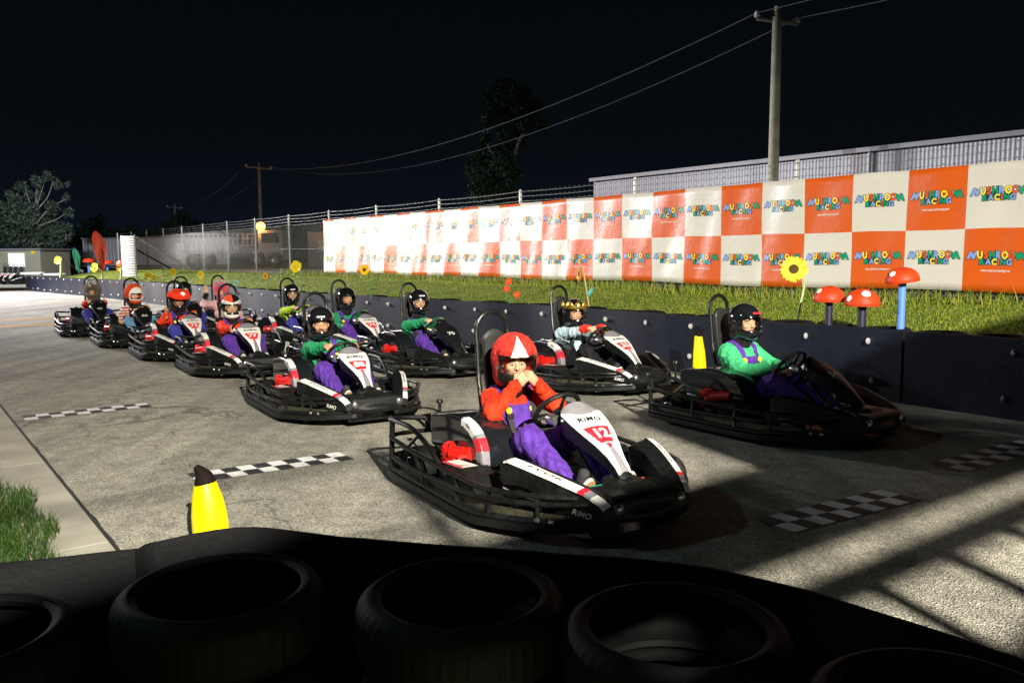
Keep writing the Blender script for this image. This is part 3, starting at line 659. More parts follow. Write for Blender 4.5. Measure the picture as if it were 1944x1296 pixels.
def make_driver(kart, label, shirt='green_cloth', legs='purple', bib=True, hel='gloss_black', skin='skin', head=(0, -.36, .90), yaw=0, pitch=-4, roll=0, hands=(('grip', 10), ('grip', 170)), visor=0, mustache=False, sleeve_end=.97,
                near=False, cuff=None, extra=None, tall=0, legw=.0, glove=None, shut=False, lean=0, decal=None, legpose=None, noh=False, girth=1.06):
    hB = .0085 if near else .0125; hH = .0030 if near else .0042
    hd = V3(*head)+V3(0, 0, tall); neck = V3(hd[0]*.5, -.44+lean*.6, .69+tall); chest = V3(0, -.42+lean*.4, .55+tall*.8); waist = V3(0, -.37, .36); pel = V3(0, -.34, .245)
    R_head = np.array(Euler((math.radians(pitch), math.radians(roll), math.radians(yaw))).to_matrix())
    body = []; sh = []; tr = []; parts = []
    armz = []
    for s, (kind, par) in zip((1, -1), hands):
        S_ = chest+V3(s*.165, -.015, .075)
        pole = V3(s*.75, -.35, -.55)
        if kind == 'grip':
            Rp, T = rim(par); T = T/np.linalg.norm(T)
            if s*0 + T[0] < 0 and abs(T[0]) > .5: T = -T
            el0, _ = ik(S_, Rp, .27, .33, pole); Yd = Rp-el0; Yd = Yd/np.linalg.norm(Yd)+.25*(-WN)
            Xd = np.cross(Yd, V3(0, 0, 1)); Xd = Xd/np.linalg.norm(Xd)
            if (T@Xd) < 0: T = -T
            R_ = frame(Yd, .75*T+.25*Xd)
            wrist = Rp-R_ @ V3(0, .083, -.028)
        else:
            wrist = V3(*par[0]); R_ = frame(V3(*par[1]), V3(*par[2]))
            if len(par) > 3: pole = V3(*par[3])
        el, wrist = ik(S_, wrist, .275, .25, pole)
        P, F = hand_mesh(kind, hH)
        if s < 0: P = P*V3(-1, 1, 1); F = F[:, ::-1]
        parts.append((xf(P, R_, wrist), F, 3 if glove else 0))
        body += [('c', S_, el, .048, .038, .02), ('c', el, wrist, .038, .024, .02)]
        e2 = wrist+(el-wrist)*(1-sleeve_end)
        sh += [('c', S_+V3(-s*.03, 0, -.01), S_, .075, .070, .05), ('c', S_, el, .068, .056, .03), ('c', el, e2, .056, .041, .03)]
        armz.append((S_, el, e2))
    sh = [(q[0], q[1], q[2], q[3]*girth, q[4]*girth, q[5]) for q in sh]
    tor = [('e', chest+V3(0, 0, -.02), V3(.165, .118, .15)*girth, .05), ('e', waist+V3(0, .01, 0), V3(.150, .122, .14)*girth, .08), ('e', pel+V3(0, 0, .0), V3(.175, .15, .12), .06), ('c', neck+V3(-.07, .0, -.03), neck+V3(.07, 0, -.03), .055, .055, .05)]
    body += [('e', chest, V3(.13, .09, .14), .05), ('e', waist, V3(.12, .09, .14), .08), ('e', pel, V3(.15, .12, .10), .05), ('c', neck-V3(0, 0, .05), neck+V3(0, .01, .06), .055, .055, .03)]
    feet = []
    for s in (1, -1):
        kn = V3(s*(.205+legw), .155, .455); hp = V3(s*.09, -.27, .235); an = V3(s*.155, .60, .20)
        if legpose: kn = V3(*legpose[0])*V3(s, 1, 1); an = V3(*legpose[1])*V3(s, 1, 1)
        body += [('c', hp, kn, .075, .052, .03), ('c', kn, an, .050, .036, .03)]
        tr += [('c', hp, kn, .105, .080, .05), ('c', kn, kn+(an-kn)*.55, .079, .066, .03), ('c', kn+(an-kn)*.55, kn+(an-kn)*.93, .066, .058, .02)]
        feet.append(an)
    sP, sF = sdf(body, .02 if not near else .015)
    vs = [sP]; fs = [sF]; ms = [np.zeros(len(sF), int)]; n = len(sP)
    for P, F, m in parts: vs.append(P); fs.append(F+n); ms.append(np.full(len(F), 5 if m else 0)); n += len(P)
    P, F, m = head_full(.0036 if near else .0048, 0, mustache, shut); vs.append(xf(P, R_head, hd, 1.06)); fs.append(F+n); ms.append(m)
    p = mk('person', np.concatenate(vs), np.concatenate(fs), [M[skin], M['lip'], M['hair'], M['eye'], M['iris'], M[glove] if glove else M['black_cloth']], None, np.concatenate(ms))
    p.matrix_world = kart.matrix_world if False else Matrix.Translation(kart.location) @ kart.rotation_euler.to_matrix().to_4x4()
    tag(p, label, 'person', 'costumed drivers seated in karts')
    ph = rng.uniform(0, 6, 8)
    def wr(V, X, Y, Z):
        k = .0058
        return V + k*np.sin(46*Z+9*np.sin(14*X+ph[0])+7*np.sin(11*Y+ph[1])+ph[2])*np.sin(10*X+7*Y+ph[3]) + k*.7*np.sin(60*(Y+.4*Z)+8*np.sin(13*X+ph[4])+ph[5])
    # shirt (keeps clear of legs)
    TT = sh+tor[:3]+tor[3:]
    def neckcut(V, X, Y, Z):
        V = wr(V, X, Y, Z); d = np.sqrt((X-neck[0])**2+(Y-neck[1]-.01)**2+0*Z)-.058
        return np.maximum(V, -np.maximum(d, neck[2]-.02-Z))
    P, F = sdf(TT, hB, neckcut); mk('shirt', P, F, M[shirt], p)
    if cuff:
        for (S_, el, e2) in armz: P, F = sdf([('c', e2+(el-e2)*.0, e2+(el-e2)*.32, .047, .056, .0)], hB*.8, wr); mk('cuff', P, F, M[cuff], p)
    # trousers with optional bib and straps
    if bib:
        Vt, ax, lo = sdf_grid(tr+tor[:3]+[('e', pel, V3(.185, .16, .13), .05)], hB)
        X, Y, Z = ax[0][:, None, None], ax[1][None, :, None], ax[2][None, None, :]
        full, ax2, lo2 = sdf_grid([sh[0], sh[3]]+tr+tor+[('c', armz[0][0]*.8+armz[1][0]*.2, armz[0][0], .07, .06, .05), ('c', armz[1][0]*.8+armz[0][0]*.2, armz[1][0], .07, .06, .05), ('e', pel, V3(.185, .16, .13), .05)], hB)
        X, Y, Z = ax2[0][:, None, None], ax2[1][None, :, None], ax2[2][None, None, :]
        full = wr(full, X, Y, Z)
        zb = chest[2]-.0
        low = np.minimum(np.maximum(Z-(waist[2]+.05), -9.), -.13-Y)
        bibr = np.maximum(np.abs(X)-.125, Z-(zb+.045+.0*X)); bibr = np.maximum(bibr, -.30-Y+.0*Z-.16)
        st = np.maximum(np.abs(np.abs(X)-.105)-.034, zb-.03-Z)
        reg = np.minimum(np.minimum(low, bibr), st)
        Vb = np.maximum(full-.012, reg)
        d = np.sqrt((X-neck[0])**2+(Y-neck[1]-.01)**2+0*Z)-.068; Vb = np.maximum(Vb, -np.maximum(d, neck[2]-.05-Z))
        Vb[0] = 1; Vb[-1] = 1; Vb[:, 0] = 1; Vb[:, -1] = 1; Vb[:, :, 0] = 1; Vb[:, :, -1] = 1
        P, F = nets(Vb, lo2, hB); ov = mk('overalls', P, F, M[legs], p)
        for s in (-1, 1):
            j = np.argmax(np.where((np.abs(P[:, 0]-s*.10) < .02) & (np.abs(P[:, 2]-(zb+.01)) < .02), P[:, 1], -9)); b = MB(); b.lathe([(0, .008), (.022, .007), (.026, 0), (.024, -.006)], 16, (0, 0, 0), 'y'); o = b.build('button', M['button'], ov)
            o.matrix_local = Matrix.Translation((s*.10, P[j, 1]+.004, zb+.01)) @ rot(18).to_4x4()
    else:
        P, F = sdf(tr+[('e', pel, V3(.182, .155, .12), .05)], hB, wr); mk('trousers', P, F, M[legs], p)
    # shoes
    for s, an in zip((1, -1), feet):
        a = an; toe = an+V3(0, .09, .135)
        P, F = sdf([('c', a+V3(0, .03, -.02), a+V3(0, .0, .03), .042, .045, .03), ('c', a+V3(0, .045, -.02), toe, .040, .030, .03), ('c', a+V3(0, .06, .03), toe+V3(0, .01, .0), .040, .034, .02)], .009)
        fo = mk('shoe', P, F, M['shoe'], p)
        b = MB(); ol = []
        Ld = (toe-a)/np.linalg.norm(toe-a); Nn = np.cross(V3(1, 0, 0), Ld); Nn = Nn/np.linalg.norm(Nn)
        if Nn[1] < 0: Nn = -Nn
        for i in range(20): t = 2*math.pi*i/20; w_ = .046*(1+.12*math.sin(t)); ol.append((math.cos(t)*w_, math.sin(t)*.115+.085))
        cc = a+V3(0, .045, -.03)-Nn*.0
        for k, off in ((1, .002), (1, .024)): b.v += [tuple(cc+V3(1, 0, 0)*q[0]*k+Ld*q[1]*k+Nn*(off+.012)) for q in ol]
        b.f = [(i, (i+1) % 20, 20+(i+1) % 20, 20+i) for i in range(20)]; b.m = [0]*20; b.f += [tuple(range(19, -1, -1)), tuple(range(20, 40))]; b.m += [0, 1]
        b.build('sole', [M['sole'], M['gum' if near else 'sole']], fo, sharp=30)
    # balaclava
    P, F = sdf([('c', V3(hd[0], hd[1]-.01, hd[2]-.13), neck+V3(0, .01, -.035), .090, .092, .0)], .012, wr); mk('balaclava', P, F, M['black_cloth'], p)
    # helmet
    if not noh:
        P, F = helmet_sdf(.0048 if near else .0075, 1 if extra in ('hood', 'knit') else 0)
        cn = cent(P, F); mi = np.zeros(len(F), int); mats = [M[hel] if hel in M else M['gloss_black']]
        if extra == 'hood':
            mats = [M['red_hood'], M['white_cloth'], M['black_plastic']]
            mi[(cn[:, 1] > .03) & (cn[:, 2] > .045) & (np.abs(cn[:, 0]-.0) < .056-.50*np.maximum(0, cn[:, 2]-.062))] = 1
            mi[(np.abs(cn[:, 0]) < .118) & (cn[:, 1] > .052) & (np.abs(cn[:, 2]-.008) < .062) & (mi == 0)] = 2
            mi[(cn[:, 1] > .07) & (cn[:, 2] < -.035)] = 2; mi[(cn[:, 1] > .125) & (cn[:, 2] < -.07) & (np.abs(cn[:, 0]) < .035)] = 1
        if extra == 'tri':
            mats = [M['gloss_black'], M['orange_knit'], M['white']]
            mi[(cn[:, 0] > .0) & (cn[:, 2] > .06)] = 1; mi[(cn[:, 2] > .058) & (cn[:, 2] < .080+.25*np.abs(cn[:, 0])) & (cn[:, 1] > .02)] = 2; mi[(cn[:, 2] < -.075) & (cn[:, 1] > .0)] = 2; mi[(cn[:, 2] < -.045) & (np.abs(cn[:, 0]) > .075) & (cn[:, 1] > -.02)] = 2
        if extra == 'knit':
            mats = [M['orange_knit'], M['white_cloth'], M['black_plastic']]
            mi[(cn[:, 1] > .09) & (cn[:, 2] > -.06)] = 1; mi[(cn[:, 2] < -.045) & (cn[:, 1] < .1)] = 2
        hm = mk('helmet', xf(P, R_head, hd, HS), F, mats, p, mi)
        if visor is not None:
            P, F = visor_mesh(visor, .017 if extra in ('hood', 'knit') else .002); mk('visor', xf(P, R_head, hd, HS), F, M['visor'], hm)
        if decal:
            v = []
            for j in range(3):
                for i in range(9): az = -.30+.6*i/8; el = .44+.10*j/2; v.append((math.sin(az)*.139*math.cos(el*.9), -.010+math.cos(az)*.168*math.cos(el*.9), .022+.150*math.sin(el)+.004))
            f = [(j*9+i, j*9+i+1, j*9+i+10, j*9+i+9) for j in range(2) for i in range(8)]
            mk('brow_sticker', xf(np.array(v), R_head, hd, HS), f, M[decal], hm)
        if not (extra in ('hood', 'knit')):
            b = MB()
            b.lathe([(0, .010), (.014, .008), (.018, 0)], 14, (.130, .01, .02), 'x')
            b.v = [tuple(q) for q in xf(np.array(b.v), R_head, hd, HS)]; b.build('visor_pivot', M['black_plastic'], hm)
    if extra == 'cap':
        P, F = sdf([('e', V3(0, -.01, .085), V3(.150, .165, .095), .0), ('e', V3(0, .055, .085), V3(.150, .115, .055), .06)], .009, lambda V, X, Y, Z: np.maximum(wr(V, X, Y, Z), .062-Z)); cp = mk('cap', xf(P, R_head, hd, HS), F, M['red_cloth'], p)
        P, F = sdf([('e', V3(0, .115, .058), V3(.125, .100, .016), .0)], .007); mk('peak', xf(P, R_head, hd, HS), F, M['red_cloth'], cp)
        b = MB(); b.lathe([(0, .008), (.036, .006), (.040, -.004)], 20, (0, 0, 0), 'y'); b.v = [tuple(q) for q in xf(xf(np.array(b.v), np.array(rot(18)), V3(0, .158, .122)), R_head, hd, HS)]; b.build('badge', M['white_cloth'], cp)
    if extra == 'crown':
        b = MB(); N = 40; rows = []
        for k in range(3):
            for i in range(N+1):
                az = -2.2+4.4*i/N; pk = abs(((i/N*7) % 1)-.5)*2; hgt = .035+.065*pk*(1 if abs(az) < 1.9 else .7); z = .066+(0 if k == 0 else (.02 if k == 1 else hgt))
                r = 1+.015*k; b.v.append((math.sin(az)*.137*r, -.010+math.cos(az)*.166*r, z+.0))
        b.f = [(k*(N+1)+i, k*(N+1)+i+1, (k+1)*(N+1)+i+1, (k+1)*(N+1)+i) for k in range(2) for i in range(N)]; b.m = [0]*len(b.f); b.v = [tuple(q) for q in xf(np.array(b.v), R_head, hd, HS)]
        cr = b.build('crown', M['gold'], p); mdf = cr.modifiers.new('thick', 'SOLIDIFY'); mdf.thickness = .003
    if extra in ('fur_brown', 'fur_pink'):
        fm = M['brown_fur'] if extra == 'fur_brown' else M['pink_fur']
        def fur(V, X, Y, Z): 
            m_ = np.sqrt((X/.075)**2+((Y-.15)/.11)**2+((Z+.045)/.052)**2)-1; return np.maximum(V+.003*np.sin(170*X+5*np.sin(90*Z))*np.sin(160*Z+4*np.sin(80*Y))*1., -m_*.05)
        P, F = sdf([('e', V3(0, -.01, .02), V3(.150, .165, .165), .03), ('e', V3(0, .09, -.10), V3(.10, .075, .05), .05), ('c', V3(0, -.01, -.08), V3(0, -.01, -.14), .11, .09, .05)], .007, fur)
        hm = mk('furry_head_cover', xf(P, R_head, hd, HS), F, fm, p)
        for s in (-1, 1):
            b = MB(); b.lathe([(.0001, .042)]+[(.042*math.sin(a*math.pi/10), .042*math.cos(a*math.pi/10)) for a in range(1, 11)], 18, (0, 0, 0), 'y'); b.v = [tuple(q) for q in xf(np.array(b.v)+V3(s*.052, .095, .135), R_head, hd, HS)]; ey = b.build('toy_eye', M['eye'], hm)
            b = MB(); b.lathe([(0.0001, .0435), (.008, .0428), (.013, .041)], 14, (0, 0, 0), 'y'); b.v = [tuple(q) for q in xf(np.array(b.v)+V3(s*.052, .095, .135), R_head, hd, HS)]; b.build('pupil', M['iris'], ey)
        P, F = sdf([('e', V3(0, .165, .075), V3(.026, .030, .028), 0)], .007); mk('toy_nose', xf(P, R_head, hd, HS), F, M['skin' if extra == 'fur_brown' else 'denim'], hm)
    return p
M['red_hood'] = cloth('red felt hood', (.62, .03, .02), 2, sheen=.3)
# ------------------------------------------------------------------ ground, road, bank
def asphalt_mat():
    m = bpy.data.materials.new('asphalt'); m.use_nodes = True; n = m.node_tree; p = n.nodes['Principled BSDF']; L = n.links
    p.inputs['Roughness'].default_value = .82; p.inputs['Specular IOR Level'].default_value = .35
    t = n.nodes.new('ShaderNodeTexCoord')
    def noise(sc, d=4): q = n.nodes.new('ShaderNodeTexNoise'); q.inputs['Scale'].default_value = sc; q.inputs['Detail'].default_value = d; L.new(t.outputs['Object'], q.inputs['Vector']); return q
    def ramp(src, a, b, ca, cb):
        r = n.nodes.new('ShaderNodeValToRGB'); r.color_ramp.elements[0].position = a; r.color_ramp.elements[1].position = b; r.color_ramp.elements[0].color = (*ca, 1); r.color_ramp.elements[1].color = (*cb, 1); L.new(src, r.inputs[0]); return r
    def mix(a, b, f, mode='MULTIPLY'):
        q = n.nodes.new('ShaderNodeMixRGB'); q.blend_type = mode; L.new(a, q.inputs[1]); L.new(b, q.inputs[2])
        if isinstance(f, float): q.inputs[0].default_value = f
        else: L.new(f, q.inputs[0])
        return q.outputs[0]
    v = n.nodes.new('ShaderNodeTexVoronoi'); v.inputs['Scale'].default_value = 105; L.new(t.outputs['Object'], v.inputs['Vector'])
    g = ramp(v.outputs['Color'], .1, .9, (.16, .156, .138), (.60, .57, .49))
    big = ramp(noise(.5, 6).outputs[0], .35, .7, (.76, .76, .77), (1.10, 1.09, 1.06)); mid = ramp(noise(6, 5).outputs[0], .3, .7, (.75, .75, .75), (1.15, 1.15, 1.12))
    c = mix(g.outputs[0], big.outputs[0], 1.); c = mix(c, mid.outputs[0], 1.)
    # cracks
    vc = n.nodes.new('ShaderNodeTexVoronoi'); vc.feature = 'DISTANCE_TO_EDGE'; vc.inputs['Scale'].default_value = .16; nd = noise(1.1, 7)
    ad = n.nodes.new('ShaderNodeVectorMath'); ad.operation = 'MULTIPLY_ADD'; L.new(nd.outputs['Color'], ad.inputs[0]); ad.inputs[1].default_value = (2.2, 2.2, 0); L.new(t.outputs['Object'], ad.inputs[2]); L.new(ad.outputs[0], vc.inputs['Vector'])
    cr = ramp(vc.outputs[0], .0012, .0035, (.32, .32, .33), (1, 1, 1)); c = mix(c, cr.outputs[0], .8)
    # old patches and rubber marks running along the track
    mp = n.nodes.new('ShaderNodeMapping'); mp.inputs['Rotation'].default_value = (0, 0, -YAW); mp.inputs['Scale'].default_value = (1.3, .10, 1); L.new(t.outputs['Object'], mp.inputs[0])
    nm = n.nodes.new('ShaderNodeTexNoise'); nm.inputs['Scale'].default_value = 1.6; nm.inputs['Detail'].default_value = 5; L.new(mp.outputs[0], nm.inputs['Vector'])
    c = mix(c, ramp(nm.outputs[0], .40, .60, (.70, .70, .71), (1.06, 1.06, 1.05)).outputs[0], .8)
    L.new(c, p.inputs['Base Color'])
    b = n.nodes.new('ShaderNodeBump'); b.inputs['Strength'].default_value = .9; b.inputs['Distance'].default_value = .012; L.new(v.outputs['Distance'], b.inputs['Height']); L.new(b.outputs[0], p.inputs['Normal'])
    return m
M['asphalt'] = asphalt_mat()
def soil_mat(name, c0, c1, c2, sc=3):
    m = mat(name, c0, .95, .1, bump=.8, bscale=60); n = m.node_tree; p = n.nodes['Principled BSDF']; t = n.nodes.new('ShaderNodeTexCoord')
    a = n.nodes.new('ShaderNodeTexNoise'); a.inputs['Scale'].default_value = sc; a.inputs['Detail'].default_value = 8; a.inputs['Roughness'].default_value = .7; n.links.new(t.outputs['Object'], a.inputs['Vector'])
    r = n.nodes.new('ShaderNodeValToRGB'); r.color_ramp.elements[0].position = .33; r.color_ramp.elements[0].color = (*c1, 1); r.color_ramp.elements[1].position = .66; r.color_ramp.elements[1].color = (*c2, 1); q = r.color_ramp.elements.new(.5); q.color = (*c0, 1)
    n.links.new(a.outputs[0], r.inputs[0]); n.links.new(r.outputs[0], p.inputs['Base Color']); return m
M['turf'] = soil_mat('turf', (.10, .135, .022), (.06, .09, .014), (.20, .19, .05), 3)
def sheet(name, pts, z, m): o = mk(name, [(p[0], p[1], z) for p in pts], [tuple(range(len(pts)))], m, smooth=False); return tag(o, kind='structure')
far = sheet('ground', [(-600, -300), (600, -300), (600, 900), (-600, 900)], -.012, mat('far ground', (.05, .05, .045), .95))
trk = sheet('track', [W(-14, .98)[:2], W(-14, 12)[:2], W(64, 12)[:2], W(130, 12)[:2], W(130, -60)[:2], W(30, -60)[:2], W(28, .98)[:2]], 0, M['asphalt'])
# kerb strip beside the grass, cut into slabs
b = MB()
s0 = -2.0
while s0 < 27: b.box(W(s0+1.2, .745, -.002), (1.196, .205, .012), 0, Matrix.Rotation(YAW+math.pi/2, 3, 'Z')); s0 += 2.4
k = b.build('kerb', M['concrete']); tag(k, kind='structure')
b = MB(); P_ = [W(-2+i*.25, .965+.004*math.sin(i*1.3)+.006*math.sin(i*3.7), .003) for i in range(120)]
b.v = []; b.f = []
for i, q in enumerate(P_): wd = .008+.008*abs(math.sin(i*1.9)+.3*math.sin(i*5.1)); b.v += [tuple(q-B*wd), tuple(q+B*wd)]
b.f = [(2*i, 2*i+2, 2*i+3, 2*i+1) for i in range(119)]; b.m = [0]*119
o = b.build('road_joint', mat('joint tar', (.012, .012, .013), .8)); tag(o, kind='structure')
def grid_mesh(name, fn, nu, nv, m):
    v = [fn(i/nu, j/nv) for j in range(nv+1) for i in range(nu+1)]
    f = [(j*(nu+1)+i, j*(nu+1)+i+1, (j+1)*(nu+1)+i+1, (j+1)*(nu+1)+i) for j in range(nv) for i in range(nu)]
    return tag(mk(name, v, f, m), kind='structure')
from mathutils import noise as MN
def verge(u, v):
    s = -3+v*32; t = .70-.045*(s-5)-u*7.5; z = .0+.05*min(1, u*14)+.05*MN.noise(Vector((s*.8, t*.8, 0)))*min(1, u*10)
    return W(s, t+.05*MN.noise(Vector((s*1.5, 3, 0))), z)
grid_mesh('grass_verge', verge, 24, 90, M['turf'])
BAR = [(-8, 8.85), (3.5, 8.85), (4.56, 8.85), (11.4, 8.82), (15, 8.30), (19.07, 7.95), (25, 7.72), (31.1, 7.60), (36.2, 7.30), (40.3, 6.85), (45, 6.2), (49, 5.75)]
def bar_t(s):
    if s <= BAR[0][0]: return BAR[0][1]
    for (a, ta), (b_, tb) in zip(BAR, BAR[1:]):
        if s <= b_: k_ = (s-a)/(b_-a); return ta+(tb-ta)*k_
    return BAR[-1][1]+(s-49)*1.1
def bank_z(s, t):
    e = max(0, min(1, (t-bar_t(s)-.85)/2.4)); f_ = max(0, min(1, (60-s)/12)) if s > 48 else 1
    return (.50+.46*e+.05*MN.noise(Vector((s*.5, t*.5, 1.7))))*max(.12, f_)
def bank(u, v):
    s = -8+v*88; tb = bar_t(s)+.72; t = tb+(12.6-tb)*u if tb < 12 else tb+u*2
    return W(s, t, bank_z(s, t) if u > 0 else .0 if False else bank_z(s, t)-.02)
grid_mesh('grass_bank', bank, 14, 220, M['turf'])
yard = sheet('yard_ground', [W(-20, 12.5)[:2], W(-20, 160)[:2], W(100, 160)[:2], W(100, 12.5)[:2]], .93, mat('yard gravel', (.13, .125, .12), .95, vary=.3, vscale=2, bump=.5, bscale=30))
# grass blades (uncountable)
def blades(name, pts, hmin, hmax, wd, cols, lean=.5, label=None):
    n = len(pts); an = rng.uniform(0, 6.283, n); h = rng.uniform(hmin, hmax, n); la = rng.uniform(0, 6.283, n); lm = rng.uniform(.1, lean, n)*h
    dx, dy = np.cos(an)*wd*.5, np.sin(an)*wd*.5; lx, ly = np.cos(la)*lm, np.sin(la)*lm; P = pts
    z0 = P[:, 2]-.01
    v = np.stack([np.stack([P[:, 0]-dx, P[:, 1]-dy, z0], 1), np.stack([P[:, 0]+dx, P[:, 1]+dy, z0], 1),
                  np.stack([P[:, 0]+lx*.4+dx*.7, P[:, 1]+ly*.4+dy*.7, z0+h*.55], 1), np.stack([P[:, 0]+lx*.4-dx*.7, P[:, 1]+ly*.4-dy*.7, z0+h*.55], 1), np.stack([P[:, 0]+lx, P[:, 1]+ly, z0+h], 1)], 1).reshape(-1, 3)
    b_ = np.arange(n)*5; q = np.stack([b_, b_+1, b_+2, b_+3], 1); t_ = np.stack([b_+3, b_+2, b_+4, b_+4], 1)
    tri = np.concatenate([np.stack([b_, b_+1, b_+2], 1), np.stack([b_, b_+2, b_+3], 1), np.stack([b_+3, b_+2, b_+4], 1)])
    mi = rng.integers(0, len(cols), n); o = mk(name, v, tri, cols, None, np.concatenate([mi, mi, mi]), smooth=False); return tag(o, label, kind='stuff')
gm = [mat('blade %s' % i, c, .55, .3) for i, c in enumerate(((.010, .038, .004), (.018, .052, .006), (.045, .07, .012)))]
gb = [mat('bank blade %s' % i, c, .6, .2) for i, c in enumerate(((.11, .21, .012), (.17, .26, .018), (.32, .31, .05)))]
n = 42000; ss = rng.uniform(2.2, 12, n); tt = .72-.045*(ss-5)-np.abs(rng.normal(0, 1, n))*.9
pts = np.array([W(s, t+.06*math.sin(s*2.3)+.05*math.sin(s*7), .03) for s, t in zip(ss, tt)]); blades('grass', pts, .03, .105, .006, gm, .9, 'thick green grass along the near edge of the kerb')
n = 125000; ss = 1+rng.random(n)**1.55*44; tt = np.array([bar_t(s) for s in ss])+.9+rng.random(n)*(12.3-np.array([bar_t(s) for s in ss])-.9)
pts = np.array([W(s, t, bank_z(s, t)) for s, t in zip(ss, tt)]); blades('grass', pts, .012, .055, .012, gb, 1.1, 'mown grass on the bank behind the tyre barrier')
n = 5000; ss = rng.uniform(1, 30, n); tt = 11.9+rng.normal(0, .10, n); pts = np.array([W(s, t, bank_z(s, t)) for s, t in zip(ss, tt)]); blades('grass', pts, .10, .30, .012, [gb[2], gb[1]], .7, 'longer dry grass at the foot of the chain link fence')
# ------------------------------------------------------------------ painted markings
def checks(s0, t0, t1, rows, ang=0, lab=''):
    b = MB(); n = 10; ds = .30/rows; dt = (t1-t0)/n
    ca, sa = math.cos(ang), math.sin(ang)
    for r in range(rows):
        for i in range(n):
            q = [W(s0+sa*(t-t0)+s, t, .005+.0*s) for s, t in ((r*ds, t0+i*dt), (r*ds, t0+(i+1)*dt), ((r+1)*ds, t0+(i+1)*dt), ((r+1)*ds, t0+i*dt))]
            k_ = len(b.v); b.v += [tuple(p) for p in q]; b.f.append((k_, k_+1, k_+2, k_+3)); b.m.append((r+i) % 2)
    o = b.build('grid_marking', [M['white_paint'], M['black_paint']], smooth=False); tag(o, kind='structure'); return o
M['white_paint'] = mat('white road paint', (.74, .73, .74), .7, vary=.22, vscale=14, bump=.5, bscale=90); M['black_paint'] = mat('black road paint', (.022, .022, .024), .6, vary=.3, vscale=14, bump=.5, bscale=90)
checks(6.22, 1.76, 2.98, 2, -.06); checks(9.72, 1.07, 2.30, 2, .02); checks(2.88, 4.24, 5.47, 2, -.10); checks(2.92, 6.46, 7.90, 2, -.05)
for s_, t0, t1 in ((25.5, -4, 4.5), (23.2, -4, 4.5)):
    b = MB(); b.v = [tuple(W(s_+a, t, .005)) for a, t in ((0, t0), (0, t1), (.62, t1), (.62, t0))]; b.f = [(0, 1, 2, 3)]; b.m = [0]; tag(b.build('yellow_line', M['yellow_line'], smooth=False), kind='structure')
# ------------------------------------------------------------------ tyres
def tyre_mesh(n=160, ro=.29, ri=.218, w_=.185):
    v = []; f = []; P = [(ri+.004, .028), (ri, .012), (ri+.012, .004), (ri+.022, .0), (ro-.040, .0), (ro-.028, .008), (ro-.010, .024), (ro-.001, .045), (ro, .075), (ro, w_-.075), (ro-.001, w_-.045), (ro-.010, w_-.024), (ro-.028, w_-.008), (ro-.040, w_), (ri+.022, w_), (ri+.026, w_-.003), (ri+.014, w_-.004), (ri, w_-.012), (ri+.004, w_-.028), (ri+.030, w_-.030), (ro-.018, w_-.05), (ro-.010, w_*.5), (ro-.018, .05), (ri+.030, .030)]
    N = len(P)
    for k in range(n):
        a = 2*math.pi*k/n; g = 1 if k % 3 else 0
        for i, (r, z) in enumerate(P):
            rr = r
            if i in (6, 7, 8, 9, 10, 11) and not g: rr -= .004
            v.append((rr*math.cos(a), rr*math.sin(a), z))
    for k in range(n):
        for i in range(N): f.append((k*N+i, ((k+1) % n)*N+i, ((k+1) % n)*N+(i+1) % N, k*N+(i+1) % N))
    return v, f
TV, TF = tyre_mesh()
tyre_me = mk('tyre', TV, TF, M['rubber'], sharp=50); tyre0 = tyre_me
fg = [(2.50, .08, 'cut by the left picture edge'), (2.32, .70, 'below the yellow banana cone'), (1.88, 1.20, 'in the middle of the front row'), (1.37, 1.53, 'right of the middle in the front row'), (.76, 1.68, 'at the bottom right corner')]
first = True
lv = ['topmost', 'second', 'third', 'lowest']
for (s_, t_, where) in fg:
    for k in range(4):
        o = tyre0 if first else tyre0.copy()
        if not first: C.objects.link(o)
        first = False
        o.location = W(s_+rng.uniform(-.015, .015), t_+rng.uniform(-.015, .015), .555-.185*k-(.03 if s_ > 2.4 else 0)+.0); o.rotation_euler = (0, 0, rng.uniform(0, 6)); 
        if o.location.z < 0: o.location.z = .0
        tag(o, 'black car tyre, %s of the stack %s' % (lv[k], where), 'tyre', 'tyres stacked in the foreground')
def ribbon(name, pts, th, m, z0=0, zt=None, n=5, parent=None):
    P = bez([(p[0], p[1], p[2]) for p in pts], n); v = []; N = len(P)
    for i, p in enumerate(P):
        d = (P[min(i+1, N-1)]-P[max(i-1, 0)]); d.z = 0; d.normalize(); nn = Vector((-d.y, d.x, 0))*th*.5
        top = p.z+.006*MN.noise(Vector((i*.3, z0, p.x)))
        v += [(p.x+nn.x, p.y+nn.y, z0), (p.x+nn.x, p.y+nn.y, top), (p.x-nn.x, p.y-nn.y, top), (p.x-nn.x, p.y-nn.y, z0)]
    f = [(i*4+k, (i+1)*4+k, (i+1)*4+(k+1) % 4, i*4+(k+1) % 4) for i in range(N-1) for k in range(4)]+[(3, 2, 1, 0), ((N-1)*4, (N-1)*4+1, (N-1)*4+2, (N-1)*4+3)]
    return mk(name, v, f, m, parent, sharp=40)
M['belt'] = mat('conveyor belt rubber', (.0065, .0085, .017), .42, .25, vary=.25, vscale=3, bump=.25, bscale=45); M['belt_dark'] = mat('black belt rubber', (.006, .006, .007), .7, .12, bump=.2, bscale=50)
fb = [(2.70, .57, .755), (2.73, .66, .762), (2.66, .92, .765), (2.48, 1.07, .758), (2.33, 1.20, .752), (1.97, 1.52, .750), (1.70, 1.74, .752), (1.46, 1.88, .75), (1.16, 1.95, .745), (.74, 2.00, .74), (.2, 2.05, .74)]
